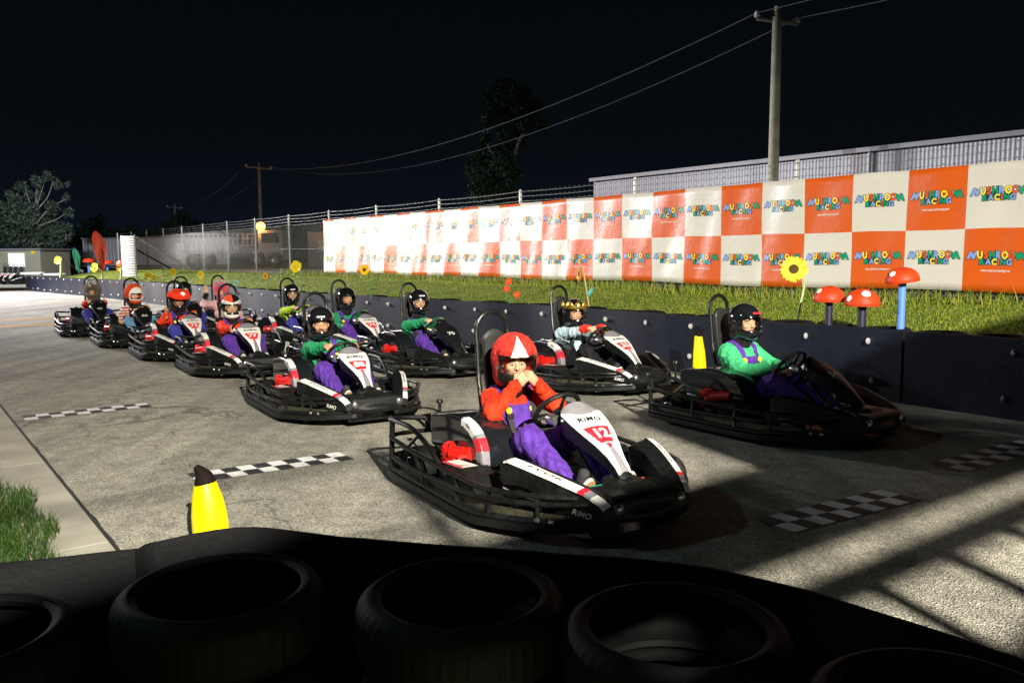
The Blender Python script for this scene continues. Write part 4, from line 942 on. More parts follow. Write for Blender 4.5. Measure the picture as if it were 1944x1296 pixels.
tag(ribbon('rubber_belt', [W(s, t, z) for s, t, z in fb], .012, M['belt_dark']), 'black rubber belt wrapped around the foreground tyre stacks, wavy top edge', 'barrier belt')
tag(ribbon('rubber_belt', [W(s, t, .74) for s, t in ((3.1, -.6), (2.97, -.1), (2.87, .25), (2.745, .58), (2.72, .68))], .012, M['belt_dark']), 'lower black rubber belt behind the tyre at the left picture edge', 'barrier belt')
# barrier along the far side of the track
secs = [(-4, 1.6), (1.6, 4.72), (4.75, 10.6), (10.6, 17.5), (17.5, 24.6), (24.6, 32), (32, 40), (40, 49.2)]
names = ['nearest belt section at the right picture edge', 'dark belt section under the tall blue mushroom post', 'belt section behind the kart numbered 34 and the yellow banana cone', 'belt section behind the driver with the gold crown', 'belt section behind the lime shirted driver', 'pale lit belt section behind the pink furry driver', 'pale lit belt section behind the brown furry driver', 'farthest belt section, ending beside the parked karts']
for i, ((a, b_), nm) in enumerate(zip(secs, names)):
    N = max(3, int((b_-a)/.55)); dz = [0, .0, .01, 0, .01, -.01, -.02, -.03]
    pts = [W(a+(b_-a)*j/N, bar_t(a+(b_-a)*j/N)-(.012 if i % 2 else 0)+.018*math.sin(j*1.7), .80+.008*math.sin(j*2.1)-.0025*max(0, a-12)) for j in range(N+1)]
    bl = ribbon('barrier_belt', pts, .014, M['belt'], n=3); tag(bl, 'bolted rubber '+nm, 'barrier belt', 'belt sections of the track barrier')
    s_ = a+.35
    while s_ < b_-.2:
        for z in (.66, .13 if i > 4 else .22):
            bb = MB(); bb.lathe([(0, .014), (.012, .014), (.014, .008), (.034, .006), (.038, 0), (.038, -.01)], 12, (0, 0, 0), 'y'); o = bb.build('bolt', M['washer'] if 'washer' in M else M.setdefault('washer', mat('zinc washer', (.62, .62, .64), .35, metal=.5)), bl)
            ds = (s_+rng.uniform(-.06, .06)); p = W(ds, bar_t(ds)-.022, z+(.0 if z > .4 else rng.uniform(-.02, .05))); o.location = p; o.rotation_euler = (0, 0, YAW+math.pi/2+math.pi/2)
        s_ += .86 if i < 5 else 1.0
for i in range(84):
    s_ = -3+i*.625
    for lvl in (0, 1):
        o = tyre0.copy(); C.objects.link(o); o.location = W(s_, bar_t(s_)+.335+.02*math.sin(i*2.3), .60-.185*lvl-.0025*max(0, s_-12)+.012*math.sin(i*3.1)); o.rotation_euler = (rng.uniform(-.02, .02), rng.uniform(-.02, .02), i)
        tag(o, 'black tyre topping a stack behind the bolted barrier belt' if lvl == 0 else 'black tyre second from the top in a stack behind the bolted barrier belt', 'tyre', 'top tyres of the track barrier' if lvl == 0 else 'second tyres of the track barrier')
# ------------------------------------------------------------------ chain link fence with banner
FT = 12.0
posts = [-2.6+3.62*i for i in range(18)]
posts = [1.0, 4.7, 8.34, 12.03, 15.77, 19.34, 22.91, 26.27, 29.72, 33.2, 36.6, 40.0, 43.4, 46.9, 50.4, 54, 57.6]
fence = empty('chain_link_fence', W(20, FT, .95)); inv = W(20, FT, .95)
tag(fence, 'long chain link fence with galvanised posts and three barbed wires on the grass bank', 'fence')
for s_ in posts:
    b = MB(); b.tube([(0, 0, -.2), (0, 0, 2.14)], .034, 10); b.lathe([(.034, 2.14), (.03, 2.17), (0, 2.18)], 10, (0, 0, 0)); o = b.build('post', M['galv'], fence); o.location = W(s_, FT+.05, .98)-inv
def wires(name, zs, r, barbs):
    for z in zs:
        b = MB(); pp = []
        for i in range(len(posts)-1):
            for k in range(4): q = k/4; pp.append(W(posts[i]*(1-q)+posts[i+1]*q, FT, z-.03*4*q*(1-q))-inv)
        b.tube(pp, r, 4)
        if barbs:
            s_ = posts[0]
            while s_ < 40: c = W(s_, FT, z-.01)-inv; b.tube([c-Vector((.02, .01, .02)), c+Vector((.02, .01, .02))], .003, 3); b.tube([c-Vector((.02, .01, -.02)), c+Vector((.02, .01, -.02))], .003, 3); s_ += .16
        b.build(name, M['old_wire'], fence)
M['old_wire'] = mat('old galvanised wire', (.13, .13, .13), .6)
wires('barbed_wire', (3.10, 2.99, 2.88), .004, True); wires('tension_wire', (2.78, 1.92, 1.06), .003, False)
# woven mesh: two crossing sets of wires
v = []; f = []; H_ = 1.80; z0 = .98; s_ = 1.0; stp = .07
while s_ < 57.6:
    for d in (-1, 1):
        a_ = (s_, z0) if d > 0 else (s_+H_*.9, z0); e_ = (s_+H_*.9, z0+H_) if d > 0 else (s_, z0+H_)
        if e_[0] > 57.6 or a_[0] > 57.6: continue
        p0 = W(a_[0], FT+.01*d, a_[1])-inv; p1 = W(e_[0], FT+.01*d, e_[1])-inv; r = .0022 if s_ < 24 else .0034; k_ = len(v)
        for p in (p0, p1): v += [p+A*r, p-A*r*.5+B*r, p-A*r*.5-B*r]
        f += [(k_+i, k_+(i+1) % 3, k_+3+(i+1) % 3, k_+3+i) for i in range(3)]
    s_ += stp if s_ < 24 else stp*1.2
mk('mesh', v, f, M['galv'], fence)
# banner
def bwave(s, z):
    e = (z-1.9)/.87
    return .022*math.sin(s*1.9+1.1*math.sin(s*.7))*(.4+.6*abs(e))+.010*math.sin(s*7.3+z*2.2+2*math.sin(s*1.3))+.006*math.sin(s*15+z*5)*(.5-.5*e)+.02*MN.noise(Vector((s*1.6, z*1.1, 3)))
def bsag(s, z): return z+(-.012*abs(math.sin(s*1.8)) if z > 1.9 else .018*math.sin(s*1.1+1))
SB0, SQ = 1.40, .837   # seam grid
def bpt(s, z, off=0): return W(s, FT-.075-bwave(s, z)-off, bsag(s, z))
NSQ = 30; s_end = 26.55
def vinyl(name, col, tr=.0):
    m = mat(name, col, .38, .5, bump=.35, bscale=7); p = m.node_tree.nodes['Principled BSDF']; p.inputs['Coat Weight'].default_value = .25; p.inputs['Coat Roughness'].default_value = .32; return m
bw, br = vinyl('white vinyl', (.56, .54, .475)), vinyl('orange red vinyl', (.56, .088, .004))
v = []; f = []; mi = []; sub = 8; nz = 16; Ls = []
ns = NSQ*sub
for i in range(ns+1):
    s_ = SB0+SQ*i/sub
    for j in range(nz+1): v.append(bpt(s_, 1.10+1.73*j/nz))
for i in range(ns):
    c = i//sub
    for j in range(nz):
        f.append((i*(nz+1)+j, i*(nz+1)+j+1, (i+1)*(nz+1)+j+1, (i+1)*(nz+1)+j)); row = 1 if j >= nz/2 else 0
        mi.append((c+row+1) % 2)
ban = mk('banner', v, f, [bw, br], None, mi); md = ban.modifiers.new('thick', 'SOLIDIFY'); md.thickness = .002
tag(ban, 'long white and orange red checkered vinyl banner reading MUSHROOM RACING, tied to the fence', 'banner')
LC = {'b': mat('logo blue', (.20, .30, .62), .4), 'y': mat('logo yellow', (.88, .62, .02), .4), 'r': mat('logo red', (.68, .07, .015), .4), 'g': mat('logo green', (.0, .26, .12), .4), 'k': mat('logo outline', (.012, .05, .045), .4)}
def logo_parts():
    V, Fc, Mi = [], [], []
    def letter(ch, x, y, sx, sy, rot_, shear, col, off, bold):
        tv, tf = text_mesh(ch, bold, 0); n = sum(len(q) for q in V)
        tv = tv.copy(); w_ = tv[:, 0].max()-tv[:, 0].min()+1e-6; h_ = tv[:, 1].max()-tv[:, 1].min(); cx = (tv[:, 0].max()+tv[:, 0].min())/2; cy = (tv[:, 1].max()+tv[:, 1].min())/2
        X = (tv[:, 0]-cx)/.62*sx; Y = (tv[:, 1]-cy)/.72*sy; X = X+shear*Y; c, s = math.cos(rot_), math.sin(rot_)
        V.append(np.stack([x+c*X-s*Y, y+s*X+c*Y, np.full(len(X), off)], 1)); Fc.extend([tuple(i+n for i in q) for q in tf]); Mi.extend([col]*len(tf))
    idx = 'byrgk'
    L1_ = list(zip('MUSHROOM', 'byrgbyrg')); xs = [-.305, -.205, -.130, -.050, .035, .118, .203, .305]
    L2_ = list(zip('RACING', 'gbyrgb')); x2 = [-.178, -.098, -.020, .040, .100, .180]
    for pas in (0, 1):
        for k_, (ch, c) in enumerate(L1_):
            x = xs[k_]; y = .045-.10*max(0, abs(x)-.24)*1.2; sh_ = .45 if k_ == 0 else (-.45 if k_ == 7 else 0); sx = .090 if ch == 'M' else .066
            letter(ch, x, y, sx, .098, 0, sh_, idx.index('k') if pas == 0 else idx.index(c), .002 if pas == 0 else .004, .095 if pas == 0 else .045)
        for k_, (ch, c) in enumerate(L2_):
            letter(ch, x2[k_], -.050, .062, .078, 0, 0, idx.index('k') if pas == 0 else idx.index(c), .002 if pas == 0 else .004, .095 if pas == 0 else .045)
    # dark backing
    n = sum(len(q) for q in V); G_ = []
    for j in range(5):
        for i in range(17): y_ = .03-.115*j/4; w_ = .205-.03*j/4; G_.append((-w_+2*w_*i/16, y_, .001))
    V.append(np.array(G_))
    for j in range(4):
        for i in range(16): Fc.append((n+j*17+i, n+(j+1)*17+i, n+(j+1)*17+i+1, n+j*17+i+1)); Mi.append(4)
    return np.concatenate(V), Fc, Mi
LV, LF, LM = logo_parts(); uv_, uf_ = text_mesh('www.mushroomracing.com', .01)
for c in range(NSQ):
    for row in (0, 1):
        sc = SB0+SQ*(c+.5); zc = 1.10+.8650*(row+.5)+.02
        vv = [bpt(sc-q[0]*.98, zc+q[1]*.98, .003+q[2]) for q in LV]
        lg = mk('logo', vv, LF, [LC[k_] for k_ in 'byrgk'], ban, LM, smooth=False)
        if (c+row) % 2 == 0: mk('web_address', [bpt(sc-q[0]*.034, zc-.165+q[1]*.05, .004) for q in uv_], uf_, M['white'], lg, smooth=False)
# a torn-open flap showing as a pale patch beside a logo
# ------------------------------------------------------------------ factory shed behind the fence
def corrug(name, p0, p1, z0, z1, pitch, amp, m, parent=None):
    p0, p1 = Vector(p0), Vector(p1); d = p1-p0; L_ = d.length; d.normalize(); nn = Vector((-d.y, d.x, 0)); n = int(L_/pitch*4); v = []; f = []
    for i in range(n+1):
        q = p0+d*L_*i/n+nn*amp*(0, 1, 1, 0)[i % 4]; v += [(q.x, q.y, z0), (q.x, q.y, z1)]
    f = [(2*i, 2*i+2, 2*i+3, 2*i+1) for i in range(n)]; return mk(name, v, f, m, parent, smooth=False)
M['zinc_wall'] = mat('pale corrugated steel', (.38, .38, .43), .45, .4, vary=.10, vscale=.8); M['trim'] = mat('grey trim', (.25, .25, .27), .5)
shed = empty('factory_shed', W(14, 22, .95)); tag(shed, 'long pale corrugated steel factory shed behind the fence at right', 'building'); i_ = W(14, 22, .95)
corrug('wall', W(24.2, 22)-i_, W(-4, 22)-i_, 0, 3.42, .11, .010, M['zinc_wall'], shed); corrug('wall', W(24.2, 34)-i_, W(24.2, 22)-i_, 0, 3.42, .11, .010, M['zinc_wall'], shed)
b = MB(); Rz = Matrix.Rotation(YAW+math.pi/2, 3, 'Z'); b.box(W(10.1, 21.9, 3.50+.95)-i_, (14.15, .09, .06), 0, Rz); b.build('gutter', M['trim'], shed)
b = MB(); b.add([W(24.3, 21.8, 4.47)-i_, W(-4, 21.8, 4.47)-i_, W(-4, 28, 4.75)-i_, W(24.3, 28, 4.75)-i_, W(24.3, 34, 4.5)-i_, W(-4, 34, 4.5)-i_], [(0, 1, 2, 3), (3, 2, 5, 4)]); b.build('roof', M['zinc_wall'], shed)
for s_ in (12.9, 8.9, 4.9): b = MB(); b.tube([W(s_, 21.92, .95)-i_, W(s_, 21.92, 4.42)-i_], .05, 8); b.build('downpipe', M['trim'], shed)
# ------------------------------------------------------------------ poles and overhead wires
M['pole_conc'] = mat('weathered pole', (.30, .29, .22), .8, vary=.25, vscale=3, bump=.3, bscale=30)
def pole(base, H, r0, r1, arm_dir, arm, lab, z_arm):
    o = empty('power_pole', base); tag(o, lab, 'power pole', 'power poles carrying the overhead wires')
    b = MB(); b.tube([(0, 0, -.3), (0, 0, H*.5), (0, 0, z_arm+.12)], [r0, (r0+r1)/2, r1], 20); b.tube([(0, 0, z_arm+.1), (0, 0, H)], r1*.62, 12); b.build('pole', M['pole_conc'], o)
    b = MB(); a = Vector(arm_dir).normalized(); b.tube([a*-arm+Vector((0, 0, z_arm+.10)), a*arm+Vector((0, 0, z_arm-.10))], .05, 8); b.build('crossarm', M['pole_conc'], o)
    out = []
    for s in (-1, 1):
        c = a*arm*s*.96+Vector((0, 0, z_arm-.1*s+.04)); b = MB(); b.lathe([(0, 0), (.07, .0), (.09, .04), (.06, .08), (.08, .11), (.05, .16), (0, .17)], 12, c); b.build('insulator', M['white'], o); out.append(Vector(base)+c+Vector((0, 0, .12)))
    return out
w1 = pole((7.38, 24, .95), 7.45, .165, .125, (1, -.15, 0), .56, 'tall weathered power pole behind the banner at right', 7.05)
w2 = pole((-17.7, 60, .95), 7.2, .14, .10, (1, -.1, 0), .95, 'thin distant power pole near the orange street lamp', 6.85)
w3 = pole((-38, 96, .95), 6.6, .14, .10, (1, -.1, 0), .9, 'faint farthest power pole left of the white slatted panel', 6.2)
M['wire'] = mat('overhead wire', (.07, .10, .13), .6)
def cable(p, q, sag, r, lab):
    b = MB(); p, q = Vector(p), Vector(q); b.tube([p+(q-p)*t-Vector((0, 0, 4*sag*t*(1-t))) for t in [i/40 for i in range(41)]], r, 5); tag(b.build('overhead_wire', M['wire']), lab, 'cable', 'overhead wires between the power poles')
cable(w1[0], w2[0], 1.7, .017, 'upper overhead wire sagging from the left end of the tall pole crossarm'); cable(w1[1], w2[1], 1.9, .015, 'lower overhead wire sagging from the right end of the tall pole crossarm')
cable(w1[0], (22, 5, 9.6), .5, .012, 'thin overhead wire leaving the tall pole at its left insulator toward the right edge'); cable(w1[1], (23, 5, 8.9), .5, .012, 'thin overhead wire leaving the tall pole at its right insulator toward the right edge')
cable(w2[0], w3[0], 1.2, .02, 'faint left overhead wire between the two distant poles'); cable(w2[1], w3[1], 1.2, .02, 'faint right overhead wire between the two distant poles')
# ------------------------------------------------------------------ street lamp (lit, orange)
sl = empty('street_lamp', dep(497, 490, 50)*1); sl.location.z = .95; tag(sl, 'lit orange street lamp beyond the fence', 'street lamp')
lp = dep(497, 430, 50)
b = MB(); b.tube([(0, 0, 0), (0, 0, lp.z-.95-.25), (0, 0, lp.z-.95-.1)], .05, 8); b.build('post', M['galv'], sl)
b = MB(); b.lathe([(.0001, -.27)]+[(.28*math.sin(a*math.pi/8), -.27*math.cos(a*math.pi/8)) for a in range(1, 8)]+[(.0001, .27)], 16, (0, 0, lp.z-.95)); b.build('lamp_head', mat('sodium glow', (1, .6, .2), .5, emit=((1, .38, .07), 4.5)), sl)
l = bpy.data.lights.new('street_lamp_light', 'POINT'); l.energy = 420; l.color = (1, .45, .12); l.shadow_soft_size = .3; lo_ = bpy.data.objects.new('street_lamp_light', l); C.objects.link(lo_); lo_.location = lp-Vector((0, 1.0, 0))
# ------------------------------------------------------------------ trees
def leaf_cloud(centers, n, size, squash=1., droop=.5):
    P = []
    tot = sum(r**2 for _, r in centers)
    for c, r in centers:
        k = int(n*r*r/tot); d = rng.normal(size=(k, 3)); d /= np.linalg.norm(d, axis=1)[:, None]; rad = r*rng.random(k)**.45
        q = d*rad[:, None]; q[:, 2] *= squash; P.append(q+np.array(c))
    P = np.concatenate(P); n = len(P); a = rng.normal(size=(n, 3)); a[:, 2] -= droop; a /= np.linalg.norm(a, axis=1)[:, None]; b_ = np.cross(a, rng.normal(size=(n, 3))); b_ /= np.linalg.norm(b_, axis=1)[:, None]
    L_ = size*rng.uniform(.6, 1.4, n)[:, None]; v = np.stack([P-a*L_, P+b_*L_*.28, P+a*L_, P-b_*L_*.28], 1).reshape(-1, 3); f = np.arange(n*4).reshape(-1, 4); return v, f
def tree(name, base, limbs, clouds, n, leaf, mt, mb, lab, r0=.3):
    o = empty(name, base); tag(o, lab, 'tree')
    b = MB()
    for pts, r in limbs: r = r*.6; b.tube(bez(pts, 4), [r*(1-.7*i/(4*(len(pts)-1))) for i in range(4*(len(pts)-1)+1)], 7)
    b.build('trunk', mb, o); v, f = leaf_cloud(clouds, n, leaf); mk('crown', v, f, mt, o, smooth=False, mi=rng.integers(0, len(mt), len(f)))
    return o
bark = mat('pale gum bark', (.34, .33, .31), .8, vary=.3, vscale=2); bark2 = mat('dark bark', (.14, .12, .10), .85)
lm = [mat('gum leaf %d' % i, c, .5, .4) for i, c in enumerate(((.07, .10, .075), (.10, .14, .10), (.045, .07, .05)))]
lmd = [mat('dark leaf %d' % i, c, .6, .2) for i, c in enumerate(((.012, .030, .018), (.020, .045, .030), (.008, .02, .012)))]
def P3(x, y, Y, base): q = dep(x, y, Y); return tuple(q-Vector(base))
bt = Vector((-.55, 40, .95))
def cl(lst, Y, base): return [(P3(x, y, Y+rng.uniform(-1, 1), base), r*Y/F_PX) for x, y, r in lst]
c1 = cl([(960, 175, 26), (940, 195, 26), (985, 190, 28), (1010, 205, 22), (930, 225, 18), (965, 225, 28), (1000, 235, 20), (1030, 238, 12), (960, 265, 22), (985, 262, 18), (920, 262, 12), (905, 305, 22), (930, 300, 28), (895, 325, 16), (925, 335, 32), (955, 310, 26), (975, 330, 20), (910, 360, 24), (940, 370, 28), (965, 365, 20), (925, 390, 20), (950, 285, 14)], 40, bt)
tree('slender_tree', bt, [([(0, 0, 0), P3(955, 420, 40, bt), P3(965, 340, 40, bt), P3(985, 270, 40, bt), P3(1000, 240, 40, bt), P3(985, 200, 40, bt)], .2), ([P3(965, 340, 40, bt), P3(940, 300, 40, bt), P3(925, 270, 40, bt), P3(930, 230, 40, bt)], .10), ([P3(955, 420, 40, bt), P3(925, 375, 40, bt), P3(905, 330, 40, bt)], .10), ([P3(990, 262, 40, bt), P3(1015, 240, 40, bt), P3(1035, 232, 40, bt)], .06)], c1, 14000, .13, lmd, bark2, 'tall slender dark tree standing behind the middle of the banner')
bg_ = Vector((-33.5, 66, .5))
c2 = cl([(20, 440, 30), (55, 450, 34), (95, 455, 30), (10, 410, 26), (45, 415, 26), (85, 425, 26), (120, 440, 20), (-20, 430, 34), (30, 385, 16), (60, 395, 14), (100, 395, 14), (130, 405, 10), (40, 355, 12), (70, 345, 12), (90, 335, 10), (110, 350, 10), (55, 370, 10), (125, 375, 9), (20, 370, 10), (75, 370, 9), (0, 395, 14), (128, 350, 6)], 66, bg_)
tree('gum_tree', bg_, [([(0, 0, 0), P3(65, 460, 66, bg_), P3(68, 400, 66, bg_), P3(70, 360, 66, bg_), P3(75, 335, 66, bg_)], .22), ([P3(68, 415, 66, bg_), P3(55, 380, 66, bg_), P3(48, 358, 66, bg_)], .10), ([P3(68, 400, 66, bg_), P3(90, 375, 66, bg_), P3(100, 345, 66, bg_)], .11), ([P3(68, 425, 66, bg_), P3(95, 395, 66, bg_), P3(125, 378, 66, bg_)], .10), ([P3(70, 390, 66, bg_), P3(80, 360, 66, bg_), P3(88, 330, 66, bg_)], .08), ([P3(62, 440, 66, bg_), P3(35, 405, 66, bg_), P3(22, 372, 66, bg_)], .09), ([P3(70, 430, 66, bg_), P3(110, 415, 66, bg_), P3(128, 400, 66, bg_)], .08)], c2, 10500, .16, lm, bark, 'big pale-limbed gum tree behind the beige shed at left')
b4 = Vector((-27, 78, .5)); c4 = cl([(170, 440, 26), (210, 455, 26), (250, 450, 24), (290, 455, 22), (330, 440, 26), (370, 445, 28), (410, 450, 26), (345, 415, 16), (190, 420, 14), (145, 455, 20)], 84, b4)
tree('dark_tree', b4, [([(0, 0, 0), P3(250, 470, 84, b4), P3(300, 450, 84, b4)], .2)], c4, 9000, .2, lmd, bark2, 'low dark tree mass behind the far left part of the fence')
# ------------------------------------------------------------------ left background: beige shed, flags, slatted panel, truck
hut = empty('site_hut', (-36.0, 60, 0), 0); tag(hut, 'beige flat roofed site hut with a bright window at the left edge', 'building')
M['beige'] = mat('beige sheet wall', (.34, .32, .25), .8, vary=.08, vscale=1.5); 
b = MB(); b.add([(-6, 0, 0), (2.55, 0, 0), (2.55, 0, 2.2), (-6, 0, 2.2), (-6, 4, 0), (2.55, 4, 0), (2.55, 4, 2.2), (-6, 4, 2.2)], [(0, 1, 2, 3), (1, 5, 6, 2), (5, 4, 7, 6), (4, 0, 3, 7)]); b.build('wall', M['beige'], hut, smooth=False)
b = MB(); b.box((-1.72, 2, 2.24), (4.4, 2.15, .05)); b.build('roof', M['trim'], hut)
b = MB(); b.box((.87, -.03, 1.47), (.60, .02, .52)); b.build('window', M['white'], hut); wi = [c for c in bpy.data.objects if c.parent == hut and c.name.startswith('window')][0]
b = MB(); b.box((.87, -.055, 1.47), (.56, .006, .48)); b.build('pane', mat('lit pane', (.8, .8, .78), .4, emit=((1, .97, .93), .7)), wi)
b = MB(); b.box((2.05, -.02, 2.02), (.13, .01, .10)); b.build('warning_sign', M['button'], hut)
sp_ = empty('slatted_panel', dep(246, 520, 36)); sp_.location.z = .45; tag(sp_, 'white horizontally ribbed steel panel propped by two braces on the bank', 'panel')
b = MB()
for i in range(16): b.box((0, 0, .36+i*.108+.05), (.36, .03, .046), 0, Matrix.Rotation(-.35, 3, 'Z'), .012)
b.build('ribs', mat('white painted steel', (.78, .78, .80), .4), sp_)
for s in (-1, 1): b = MB(); b.tube([(s*.34, -s*.115+.02, -.1), (s*.34, -s*.115+.02, 2.12)], .03, 8); b.build('post', M['galv'], sp_)
q = dep(374, 519, 37)-sp_.location; b = MB(); b.tube([(.36, 0, 2.05), tuple(q)], .035, 8); b.build('brace', M['galv'], sp_)
q = dep(330, 513, 37)-sp_.location; b = MB(); b.tube([(.36, 0, 1.5), tuple(q)], .035, 8); b.build('brace', M['black_metal'], sp_)
M['flag_red'] = mat('red flag cloth', (.80, .085, .035), .7); M['flag_green'] = mat('green flag cloth', (.02, .20, .09), .7)
def feather(Y, top, base, half, m, lab, text=None, z0=.5):
    o = empty('feather_flag', dep(base[0], base[1], Y)); bz = o.location.z; tag(o, lab, 'flag')
    T = dep(top[0], top[1], Y)-o.location; N_ = 16; L_ = []; Rr = []
    pole_ = bez([(0, 0, 0), (T.x*.15+.02, 0, T.z*.4), (T.x*.45, 0, T.z*.75), (T.x*.85, 0, T.z*.97), (T.x*1.25, 0, T.z*.985), (T.x*1.5, 0, T.z*.92)], 4)
    b = MB(); b.tube(pole_, .02, 6); b.build('flag_pole', M['black_metal'], o)
    v = []; f = []; n = 26; dr = Vector((T.x, 0, T.z)); nn = Vector((-dr.z, 0, dr.x)).normalized()
    for i in range(n+1):
        t = i/n; c = dr*(.10+.90*t)+nn*(-.10*half*math.sin(math.pi*t)); wd = half*.62*max(0, math.sin(math.pi*t**1.7))**.62+.004
        for k_ in range(9): u = -1+k_/4; q = c+nn*wd*u; v.append((q.x, .05*math.sin(u*3+t*7), q.z))
    for i in range(n):
        for k_ in range(8): f.append((i*9+k_, i*9+k_+1, (i+1)*9+k_+1, (i+1)*9+k_))
    fl = mk('flag_cloth', v, f, m, o)
    if text: 
        up = (Vector((T.x, 0, T.z))).normalized()
        plane_text('GO KARTING', M['white'], (T.x*.78-half*.35, -.10, T.z*.80), (1, 0, 0), (0, 0, 1), .16, fl, .01)
    return o
feather(44, (180, 438), (200, 530), .55, M['flag_red'], 'large red feather flag standing on the grass behind the barrier')
feather(58, (140, 470), (152, 528), .38, M['flag_green'], 'small green feather flag farther back, left of the red one')
# flat tray truck with stake sides and a pale cab, seen through the fence
tk = empty('stake_truck', (-16.9, 50, .93)); tag(tk, 'pale flat tray truck with stake sides parked behind the fence', 'truck')
M['truck_paint'] = mat('pale truck paint', (.34, .32, .36), .5); 
b = MB(); b.box((0, 0, .95), (2.1, 1.1, .08)); b.build('tray', M['truck_paint'], tk)
b = MB()
for i in range(15): b.box((-2.0+i*.28, -1.1, 1.5), (.03, .02, .5))
for z in (1.35, 1.75, 2.0): b.box((0, -1.13, z), (2.1, .015, .04))
b.build('stake_side', M['truck_paint'], tk)
b = MB(); b.box((2.95, 0, 1.35), (.72, 1.05, .85), 0, None, .1); cb = b.build('cab', M['truck_paint'], tk); b = MB(); b.box((2.95, -1.06, 1.75), (.5, .01, .28)); b.build('side_window', M['gloss_black'], cb)
for x in (-1.5, -.7, 2.2, 3.2): b = MB(); b.lathe([(.2, -.13), (.42, -.15), (.48, -.1), (.48, .1), (.42, .15), (.2, .13)], 18, (x, -.95, .48), 'y', closed=True); wl = b.build('wheel', M['rubber'], tk); b = MB(); b.lathe([(0, -.1), (.2, -.14), (.22, -.1)], 12, (x, -.95, .48), 'y'); b.build('rim', M['steel'], wl)
st = empty('storage_box', (-13.2, 56, .93)); tag(st, 'pale square site container behind the fence, right of the orange lamp', 'container'); b = MB(); b.box((2.6, 0, 1.1), (2.6, 1.2, 1.15), 0, None, .03); b.build('body', M['zinc_wall'], st); b = MB(); b.box((1.2, -1.22, 1.35), (.5, .02, .35)); b.build('panel', M['white'], st)
wh = empty('warehouse', (-38, 75, .93)); tag(wh, 'low dim grey warehouse beyond the fence at far left', 'building'); corrug('wall', (0, 0, 0), (13, 0, 0), 0, 2.3, .3, .03, M['zinc_wall'], wh); b = MB(); b.box((6.5, 3, 2.36), (6.6, 3.1, .06)); b.build('roof', M['trim'], wh); b = MB(); b.box((8.6, -.05, 1.2), (.35, .02, .7)); b.build('door', M['white'], wh)
# ------------------------------------------------------------------ mushrooms, flowers, cones
M['cap_red'] = mat('painted red cap', (.62, .045, .008), .5, .3, bump=.15, bscale=40, vary=.12, vscale=6); M['blue_post'] = mat('blue painted post', (.10, .24, .62), .45, vary=.1, vscale=5); M['dark_post'] = mat('dark painted post', (.012, .013, .035), .5)
def mushroom(px, py, z_rim, s_, t_, R_, Hc, pr, pm, dots, lab, z_base=.45, tilt=(0, 0)):
    base = W(s_, t_, z_base); o = empty('toy_mushroom', base); tag(o, lab, 'mushroom prop', 'painted mushroom props')
    b = MB(); b.tube([(0, 0, 0), (0, 0, z_rim-z_base+.03)], pr, 20); b.build('stalk', pm, o)
    prof = [(0.0001, Hc)]+[(R_*math.sin(a), Hc*math.cos(a)**.9) for a in [math.pi/2*i/12 for i in range(1, 12)]]+[(R_, .0), (R_*.97, -.012), (R_*.3, .012), (.001, .012)]
    b = MB(); b.lathe(prof, 36, (0, 0, 0)); cp = b.build('cap', M['cap_red'], o, sharp=60); cp.location = (0, 0, z_rim-z_base); cp.rotation_euler = (math.radians(tilt[0]), math.radians(tilt[1]), 0)
    for az, el, r in dots:
        a_ = math.radians(az); e_ = math.radians(el); v = []; f = []
        for k_ in range(4):
            for i in range(18):
                th = 2*math.pi*i/18; rr = r*k_/3; aa = a_+rr*math.cos(th)/(R_*math.cos(e_)); ee = e_+rr*math.sin(th)/((R_+Hc)/2); w_ = 1+.012/R_
                v.append((R_*math.cos(ee)*math.cos(aa)*w_, R_*math.cos(ee)*math.sin(aa)*w_, Hc*max(0, math.sin(ee))**.9*w_))
        f = [(k_*18+i, k_*18+(i+1) % 18, (k_+1)*18+(i+1) % 18, (k_+1)*18+i) for k_ in range(3) for i in range(18)]; mk('spot', v, f, M['white'], cp)
mushroom(0, 0, 1.06, 5.95, 9.32, .187, .185, .045, M['dark_post'], [(200, 38, .036)], 'red capped mushroom prop on a black post, darker and left of the pair', tilt=(0, 0))
mushroom(0, 0, 1.03, 5.50, 9.30, .200, .195, .050, M['dark_post'], [(262, 42, .048), (200, 22, .036)], 'red capped mushroom prop on a black post, with a big white spot facing out')
mushroom(0, 0, 1.32, 5.03, 9.32, .185, .160, .042, M['blue_post'], [(208, 36, .036)], 'red capped mushroom prop on a tall bright blue post', tilt=(0, -7))
mushroom(0, 0, 1.25, 43, 9.2, .34, .28, .10, M['white'], [(240, 35, .07)], 'small distant mushroom prop with a white stalk beside the ribbed panel', z_base=.5)
for i, (px, py, h_) in enumerate(((170, 500, 1.7), (205, 503, 1.5))):
    g_ = dep(px, 525, 55); mushroom(0, 0, g_.z+h_*.55, (g_.dot(A)), (g_.dot(B)), .38, .26, .09, M['blue_post'], [], ('distant mushroom prop on a blue post, left of the red flag' if i == 0 else 'distant mushroom prop on a blue post right beside the red flag'), z_base=g_.z)
M['petal'] = mat('sunflower petal', (.86, .52, .01), .6, vary=.15, vscale=20); M['petal2'] = mat('yellow balloon petal', (.85, .68, .02), .35); M['stem'] = mat('pale green stem', (.38, .46, .20), .6); M['leaf'] = mat('leaf green', (.06, .20, .04), .5); M['seed'] = mat('dark seed head', (.09, .055, .008), .9, bump=1, bscale=150, vary=.5, vscale=80); M['pale_stem'] = mat('pale yellow balloon stem', (.72, .72, .35), .35); M['red_petal'] = mat('red petal', (.75, .06, .015), .6); M['teal'] = mat('teal leaf', (.0, .30, .26), .5); M['orange_petal'] = mat('orange petal', (.8, .35, .02), .6)
